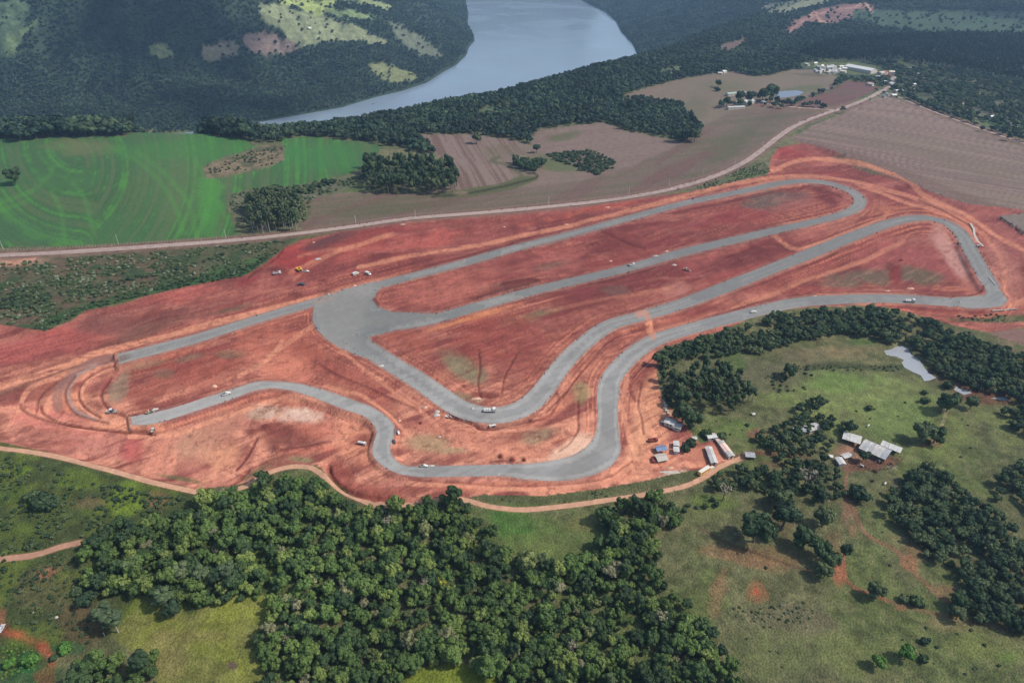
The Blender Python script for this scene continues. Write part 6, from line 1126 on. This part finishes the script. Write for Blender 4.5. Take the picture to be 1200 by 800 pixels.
put_h(792, 523, .05, 1, "upper white container cabin in the yard", "cabin", 3.4, 2.4, 2.4, .1, SILV, TIN, 1, nm='container_cabin'); put_h(792, 530, .05, 1, "lower white container cabin in the yard", "cabin", 3.4, 2.4, 2.4, .1, SILV, TIN, 1, nm='container_cabin')
put_h(774, 528.5, 1, -.15, "open shelter under a blue tarp in the yard", "shelter", 5.5, 3.6, 2.3, .5, WOOD, BLUE, 0, open_=True, nm='tarp_shelter'); put_h(774.5, 538, 1, -.2, "low shelter with a cream white cover below the blue tarp", "shelter", 5.6, 5, 1.5, .6, WOOD, CONC, 0, open_=True, nm='tarp_shelter')
put_h(813.5, 516, 1, 0, "tiny white-roofed privy among the bushes by the yard", "hut", 1.8, 1.8, 2.1, .2, WALLP, TIN, 0, nm='hut')
put_h(878, 536, 1, .1, "small grey-roofed hut at the end of the dirt road", "hut", 4.6, 3.6, 2.3, .5, WOOD, GREYR, 1, nm='hut'); put_h(882.5, 486, 1, 0, "tiny white hut alone in the pasture below the oval grove", "hut", 1.2, 1, 1.1, .2, WALLP, TIN, 0, nm='hut')
put_h(997, 517.5, 1, .32, "open farm shed with a pale roof left of the big barn", "shed", 9, 6, 2.8, .6, WOOD, TIN, 0, open_=True, mono=True, nm='open_shed', sheets=5)
put_h(1024, 531, 1, .45, "big farm barn with patched grey corrugated roof", "barn", 14, 10, 3, 1.0, WOOD, FIB, 2, nm='barn', sheets=9); put_h(1043, 527.5, 1, .42, "narrow pale-roofed shed right behind the big barn", "shed", 10, 4, 2.5, .4, WOOD, TIN, 0, open_=True, mono=True, nm='open_shed', sheets=5)
put_h(984, 543, .5, .8, "small white-roofed hut at the farmyard's left edge", "hut", 5, 3.2, 2.2, .4, WALLP, TIN, 1, nm='hut'); put_h(991, 536.5, 1, -.3, "small grey-roofed hut beside the white one in the farmyard", "hut", 5.4, 2.8, 2.1, .3, WOOD, FIB, 1, nm='hut'); put_h(973, 536.5, 1, .2, "tiny white water tank hut among the farm trees", "hut", 1.4, 1.4, 1.6, .2, WALLP, W_, 0, nm='hut')
put_h(951, 504, 1, -.28, "farmhouse with a pale grey roof half hidden by trees", "house", 8, 5, 2.6, .7, WALLP, FIB, 2, nm='farmhouse', sheets=4); put_h(936, 506, 1, .15, "low outbuilding with grey roof left of the farmhouse", "house", 7, 3.4, 2.4, .5, WALLP, FIB, 2, nm='farmhouse', sheets=3); put_h(949, 517, .6, .8, "little white shed deep in the farm trees", "shed", 2.4, 2, 2, .3, WALLP, W_, 0, nm='hut')
# farm by the blue pond
put_h(876, 122, 1, -.3, "white-roofed farm hall by the trees near the blue pond", "barn", 22, 12, 5, 2.2, WALLP, TIN, 4, nm='farm_hall'); put_h(862, 127.5, 1, -.08, "low pale-roofed farm building in front of the white hall", "house", 26, 7, 3, 1, CREAM, FIB, 4, nm='farmhouse'); put_h(868, 122.5, 1, .1, "grey-roofed farmhouse left of the white hall", "house", 12, 9, 3.5, 1.5, CREAM, GREYR, 2, nm='farmhouse'); put_h(862, 111, 1, -.12, "long pale green roofed shed behind the farm", "shed", 34, 8, 3, 1, WALLP, solid("green_sheet", (150, 168, 156), .7, .3, .15), 4, nm='long_shed'); put_h(909, 114, .3, 1, "white water tank tower beside the farm pond", "tank", 3.5, 3.5, 7, .3, W_, W_, 0, nm='water_tank'); put_h(848, 85.5, 1, -.2, "white house at the wood's edge above the pasture", "house", 9, 7, 3, 1.6, WALLP, W_, 2); put_h(844, 87, 1, .1, "low white house beside the one at the wood's edge", "house", 7, 5, 2.6, 1, WALLP, W_, 2); put_h(866, 85, 1, 0, "grey-roofed house right of the white pair at the wood's edge", "house", 10, 6, 3, 1.3, CREAM, GREYR, 2); put_h(895, 121, 1, .3, "small shed at the start of the farm lane", "shed", 8, 5, 2.6, .6, CREAM, FIB, 1, nm='hut')
# the village
put_h(1008, 83.5, 1, .22, "big hall with a bright white arched roof in the village", "hall", 56, 20, 6, 3, WALLP, W_, 6, nm='village_hall')
vl = [(956, 84, W_, "leftmost white roof of the village cluster"), (963, 79, W_, "white roof behind the leftmost village roof"), (964, 84, TIN, ""), (969, 81, TIN, ""), (973, 84, W_, ""), (977, 80, W_, ""), (981, 83, TIN, ""), (985, 80, W_, ""), (989, 82, W_, "white roof just left of the big hall"), (978, 86, FIB, "grey roof at the front of the white cluster"), (946, 77, W_, "white roof at the wood's edge left of the village"), (955, 76, W_, "second white roof at the wood's edge left of the village"), (960, 86, FIB, ""),
      (1032, 87, FIB, "long grey roof right of the big hall"), (1037, 91, RTILE, "red tiled roof by the village bend"), (1028, 92, GREYR, "grey roof behind the white block at the bend"), (1033, 99, W_, "white block with flat roof beside the bend"), (1044, 88, CREAM, "tall cream chapel front at the top of the bend"), (1020, 94, GREYR, "grey roof half hidden by garden trees"), (1036, 86, RTILE, "reddish roof at the upper end of the village"), (1052, 108.5, TIN, "long white roof right of the road bend"), (1040, 112, FIB, "pale roofed barn at the corner of the big field"), (1047, 113.5, W_, "white roof at the corner of the big field"), (1036, 114.5, GREYR, "grey sheds at the tip of the big field"),
      (1071, 101, TIN, "white-roofed house in the trees right of the bend"), (1083, 104, W_, "small white roof right of the pale-roofed house"), (1070, 104, FIB, "grey roof below the white-roofed house in the trees"), (1077, 89, FIB, "grey roof deep in the village trees"), (1080, 94, GREYR, "grey house behind the small white roof"), (1069, 82, FIB, "pale roof nearest the plantation"), (1110, 120, TIN, "pale house in the orchard right of the village"), (1191, 152, W_, "white-walled house at the far right edge"), (1182, 147, W_, "small white shed left of the house at the far right edge"), (1187, 149, RTILE, "red-roofed house at the far right edge"), (1126, 122, RTILE, "reddish roof in the orchard"), (1162, 139, W_, "tiny white shed among the orchard bushes")]
for i in range(22):
    vl.append((rg.uniform(957, 992), rg.uniform(79, 86.5), [W_, TIN, FIB, CREAM][i % 4], ''))
for i in range(10):
    vl.append((rg.uniform(1018, 1046), rg.uniform(85, 101), [FIB, RTILE, GREYR, TIN][i % 4], 'house of mixed roof colours near the village bend'))
for i, (u, v, mt, lb) in enumerate(vl):
    d = (at(u, v) - Vector((0, 0, CAM_H))).length; L = rg.uniform(6.5, 9.5) * (1.5 if i in (13, 20) else 1) * (.8 if d < 1300 else 1)
    put_h(u, v, 1, rg.uniform(-.3, .35), lb or "white roof packed among others left of the big village hall", "house", L, L * .7, rg.uniform(2.6, 3.6) * (2 if i == 17 else 1), 1.5, WALLP, mt, 2)["group"] = "village houses"
put_h(363, 34, 1, 0, "tiny white house on the bright pasture of the far mountain", "house", 9, 6, 3, 2, W_, W_, 1)
# poles
def pole():
    r = empty('utility_pole'); m = MB(); m.tube((0, 0, -1), (0, 0, 9), .17, .11, 8); m.build('post', MET, r); m = MB(); m.box(-.9, .9, -.06, .06, 8.4, 8.54); c = m.build('crossarm', WOOD, r)
    for x in (-.75, 0, .75):
        m = MB(); m.tube((x, 0, 8.54), (x, 0, 8.8), .06, .04, 6); m.build('insulator', W_, c)
    return r
P0 = pole(); bpy.context.view_layer.update(); reg(P0); ploc = []
POLES = [(4, 292, "leftmost utility pole where the road leaves the picture"), (139, 286, "utility pole by the fence below the drill rows"), (265, 279.5, "utility pole below the right corner of the green field"), (417, 262, "utility pole by the road below the rounded wood"), (487, 256, "utility pole with white heap at its foot"), (643, 240, "utility pole below the pocket of shrubs"), (737, 228, "utility pole on the road left of the shrub bank"), (784, 218, "utility pole where the road starts to climb right"), (823, 208, "first utility pole on the climbing road"), (861, 194, "second utility pole on the climbing road"), (893, 174, "utility pole beside the red patch"), (910, 161, "utility pole just above the red patch"), (936, 144, "utility pole halfway to the fork"), (984, 127, "utility pole at the road fork"), (956, 126, "utility pole on the farm lane"), (929, 124, "utility pole on the farm lane nearer the pond"), (1004, 118, "utility pole beyond the fork"), (1030, 107, "utility pole near the village")]
for i, (u, v, lb) in enumerate(POLES):
    o = P0 if i == 0 else copy_tree(P0); place(o, u, v, -.3, 1, lb, "utility pole", "utility poles along the road"); ploc.append(o.location.copy())
# fence along the green field and the long stubble field
def fence(line, step, label, h=1.5):
    a = np.array(smooth(line, False, 6)); x, y = march(a[:, 0], a[:, 1], ground); s = np.concatenate([[0], np.cumsum(np.hypot(np.diff(x), np.diff(y)))]); n = int(s[-1] / step)
    t = np.linspace(0, s[-1], n); fx = np.interp(t, s, x); fy2 = np.interp(t, s, y); fz = ground(fx, fy2); r = empty('fence', (fx[0], fy2[0], fz[0])); pm = MB(); pm.box(-.09, .09, -.09, .09, -.3, h); me = pm.mesh('post', CONC)
    for i in range(n):
        o = bpy.data.objects.new('post', me); COLL.objects.link(o); o.parent = r; o.location = (fx[i] - fx[0], fy2[i] - fy2[0], fz[i] - fz[0])
    for hh in (.5, .95, 1.35):
        m = MB()
        for i in range(n - 1): m.tube((fx[i] - fx[0], fy2[i] - fy2[0], fz[i] - fz[0] + hh * h / 1.5), (fx[i + 1] - fx[0], fy2[i + 1] - fy2[0], fz[i + 1] - fz[0] + hh * h / 1.5), .02, .02, 3, 0, False)
        m.build('wire', STL, r)
    return tag(r, label, "fence")
fence([(-60, 297), (0, 293.5), (67, 291), (140, 287), (200, 283.5), (268, 279.5)], 2.6, "post and wire fence between the green field and the gravel road"); fence([(420, 261.5), (480, 253), (567, 246.5), (633, 240), (700, 233.5), (745, 227)], 3.2, "post and wire fence along the stubble field beside the road", 1.2)
# cattle pen and cattle
r = empty('cattle_pen', at(1032, 545)); o0 = r.location
corn = [at(1014, 547), at(1040, 536), at(1056, 541), at(1044, 549), at(1022, 552)]
pm = MB(); pm.box(-.1, .1, -.1, .1, -.3, 1.5); pme = pm.mesh('post', WOOD)
for a, b in zip(corn, corn[1:] + corn[:1]):
    n = max(2, int((b - a).length / 2.2))
    for i in range(n):
        q = a.lerp(b, i / n); o = bpy.data.objects.new('post', pme); COLL.objects.link(o); o.parent = r; q.z = ground(q.x, q.y)[0]; o.location = q - o0
    for hh in (.5, .9, 1.3):
        m = MB(); m.tube(a - o0 + Vector((0, 0, hh)), b - o0 + Vector((0, 0, hh)), .06, .06, 4); m.build('rail', WOOD, r)
tag(r, "timber cattle pen on the bare ground below the big barn", "cattle pen")
def cow_mesh(mat):
    me = bpy.data.meshes.new('cow'); J = [(-.75, 0, 1.15), (-.2, 0, 1.05), (.4, 0, 1.1), (.75, 0, 1.25), (1.15, 0, 1.25), (1.45, 0, 1.05)]; ed = [(i, i + 1) for i in range(5)]; rad = [.3, .4, .4, .27, .2, .11]
    for bx, tp in ((-.75, 0), (.55, 2)):
        for s in (-1, 1):
            k = len(J); kk = .12 if bx < 0 else -.03; J += [(bx, s * .24, .8), (bx - kk, s * .25, .42), (bx, s * .25, .03)]; ed += [(tp, k), (k, k + 1), (k + 1, k + 2)]; rad += [.16, .09, .07]
    k = len(J); J += [(-1.0, 0, 1.05), (-1.08, 0, .5), (1.15, .22, 1.38), (1.15, -.22, 1.38)]; ed += [(0, k), (k, k + 1), (4, k + 2), (4, k + 3)]; rad += [.06, .04, .05, .05]
    me.from_pydata(J, ed, []); me.materials.append(mat); o = bpy.data.objects.new('cow', me); COLL.objects.link(o); md = o.modifiers.new('skin', 'SKIN'); sv = me.skin_vertices[0].data
    for i, q in enumerate(rad): sv[i].radius = (q, q)
    sv[1].use_root = True; o.modifiers.new('sub', 'SUBSURF').levels = 1; o.modifiers['sub'].render_levels = 1; return o
cb, cw = cow_mesh(COWB), cow_mesh(COWW)
for i, (u, v, w_, lb) in enumerate([(1025, 552.5, 0, "dark brown cow standing below the cattle pen"), (1027.5, 553.5, 0, "second dark cow close to the first below the pen"), (1023, 564, 0, "dark cow alone lower on the pasture below the farm"), (1037, 567.5, 1, "white cow on the pasture below the farm"), (1010, 547, 1, "white cow at the left corner of the pen"), (1011.5, 546.5, 0, "brown cow beside the white one at the pen corner"), (1044, 545, 0, "brown cow at the right side of the pen"), (1030, 541, 1, "pale cow inside the pen under the barn"), (1033, 543, 0, "brown cow inside the pen"), (1017, 500, 1, "white cow grazing on the meadow above the barn")]):
    p = cw if w_ else cb; first = 'label' not in p; o = p if first else p.copy()
    if not first: COLL.objects.link(o)
    place(o, u, v, rg.uniform(-1, 1), rg.uniform(-1, 1), lb, "cow")
m = MB(); m.tube((0, 0, -.3), (0, 0, 2.2), .16, .12, 7); m.box(-.2, .2, -.2, .2, 2.2, 2.35); place(m.build('gate_post', W_), 123, 745, 1, 0, "white gate post at the foot of the trees by the bright clearing", "post")
# ---------- two boats far out on the lake
for u, v, lb in [(586, 41, "small dark boat out on the open lake"), (437, 122, "tiny boat near the left shore of the lake")]:
    x, y = onlevel(u, v, LAKE_Z + .3); r = empty('boat', (x, y, LAKE_Z + .05), .4); m = MB(); m.add([(-3, -.9, 0), (2, -.9, 0), (4, 0, .1), (2, .9, 0), (-3, .9, 0), (-3.1, -1.1, .8), (2.2, -1.1, .9), (4.6, 0, 1.1), (2.2, 1.1, .9), (-3.1, 1.1, .8)], [(4, 3, 2, 1, 0), (0, 1, 6, 5), (1, 2, 7, 6), (2, 3, 8, 7), (3, 4, 9, 8), (4, 0, 5, 9), (5, 6, 7, 8, 9)]); m.build('hull', CAB, r); m = MB(); m.box(-1.5, .6, -.7, .7, .85, 2.0, 0, .2, .1); m.build('cabin', SILV, r); tag(r, lb, "boat")
SHADE_CLOUDS = [(-950, 1950, 520, 330), (-650, 1640, 380, 170), (1500, 2100, 600, 300)]
# ------------------------------------------------------------------ unseen clouds, added sunward so their shadows darken the far hills
CLM = solid("cloud_white", (240, 240, 242), 1, 0)
def shade_cloud(x, y, z, L, Wd, H, seed, lb):
    rg_ = np.random.default_rng(seed); me = None; mb = MB()
    for i in range(26):
        a = rg_.uniform(0, 6.28); q = math.sqrt(rg_.uniform(0, 1)); cx, cy = q * math.cos(a) * L / 2, q * math.sin(a) * Wd / 2; r = min(L, Wd) * .24 * (1.15 - .6 * q) * rg_.uniform(.7, 1.2)
        N = 10; vs = []
        for j in range(7):
            ph = math.pi * j / 6
            for k in range(N):
                t = 2 * math.pi * k / N; w__ = 1 + .16 * rg_.uniform(-1, 1); zz = math.cos(ph) * r * w__
                vs.append((cx + math.sin(ph) * math.cos(t) * r * w__, cy + math.sin(ph) * math.sin(t) * r * w__, max(zz, -r * .25) * H / r * .5 if False else max(zz, -r * .3)))
        mb.add(vs, [(j * N + k, j * N + (k + 1) % N, (j + 1) * N + (k + 1) % N, (j + 1) * N + k) for j in range(6) for k in range(N)])
    o = mb.build('shade_cloud', CLM); o.location = (x, y, z); o.data.polygons.foreach_set("use_smooth", [True] * len(o.data.polygons)); tag(o, lb, "shade_cloud")
SH = math.tan(math.pi / 2 - SUN_EL)
for i, (gx_, gy_, L, Wd) in enumerate(SHADE_CLOUDS):
    h_ = 1150 + 60 * i; shade_cloud(gx_ + (h_ + 100) * SH * math.sin(SUN_AZ), gy_ + (h_ + 100) * SH * math.cos(SUN_AZ), h_, L, Wd, 150, 300 + i, "unseen white cumulus added to shade " + ["the left mountain", "the mountain foot and the lake's near arm", "the plantation hills", "the far right hills", "the left end of the mountain foot", "the far left ridge"][i])
# ------------------------------------------------------------------ haze
hz = MB(); hz.box(-9000, 9000, -400, 12000, -170, 430); hm = bpy.data.materials.new("haze"); hm.use_nodes = True; hn = hm.node_tree
for n in list(hn.nodes):
    if n.type != 'OUTPUT_MATERIAL': hn.nodes.remove(n)
pv_ = hn.nodes.new("ShaderNodeVolumePrincipled"); pv_.inputs["Color"].default_value = (.42, .68, 1, 1); pv_.inputs["Density"].default_value = HAZE; pv_.inputs["Anisotropy"].default_value = .2
hn.links.new(pv_.outputs[0], hn.nodes["Material Output"].inputs["Volume"])
tag(hz.build('haze', hm), "thin blue haze filling the air over the valley", "haze", None, 'stuff')

for ps in PROTO.values():                             # variants that found no place
    for p in ps:
        if p.name not in USED:
            for c_ in list(p.children): bpy.data.objects.remove(c_)
            bpy.data.objects.remove(p)
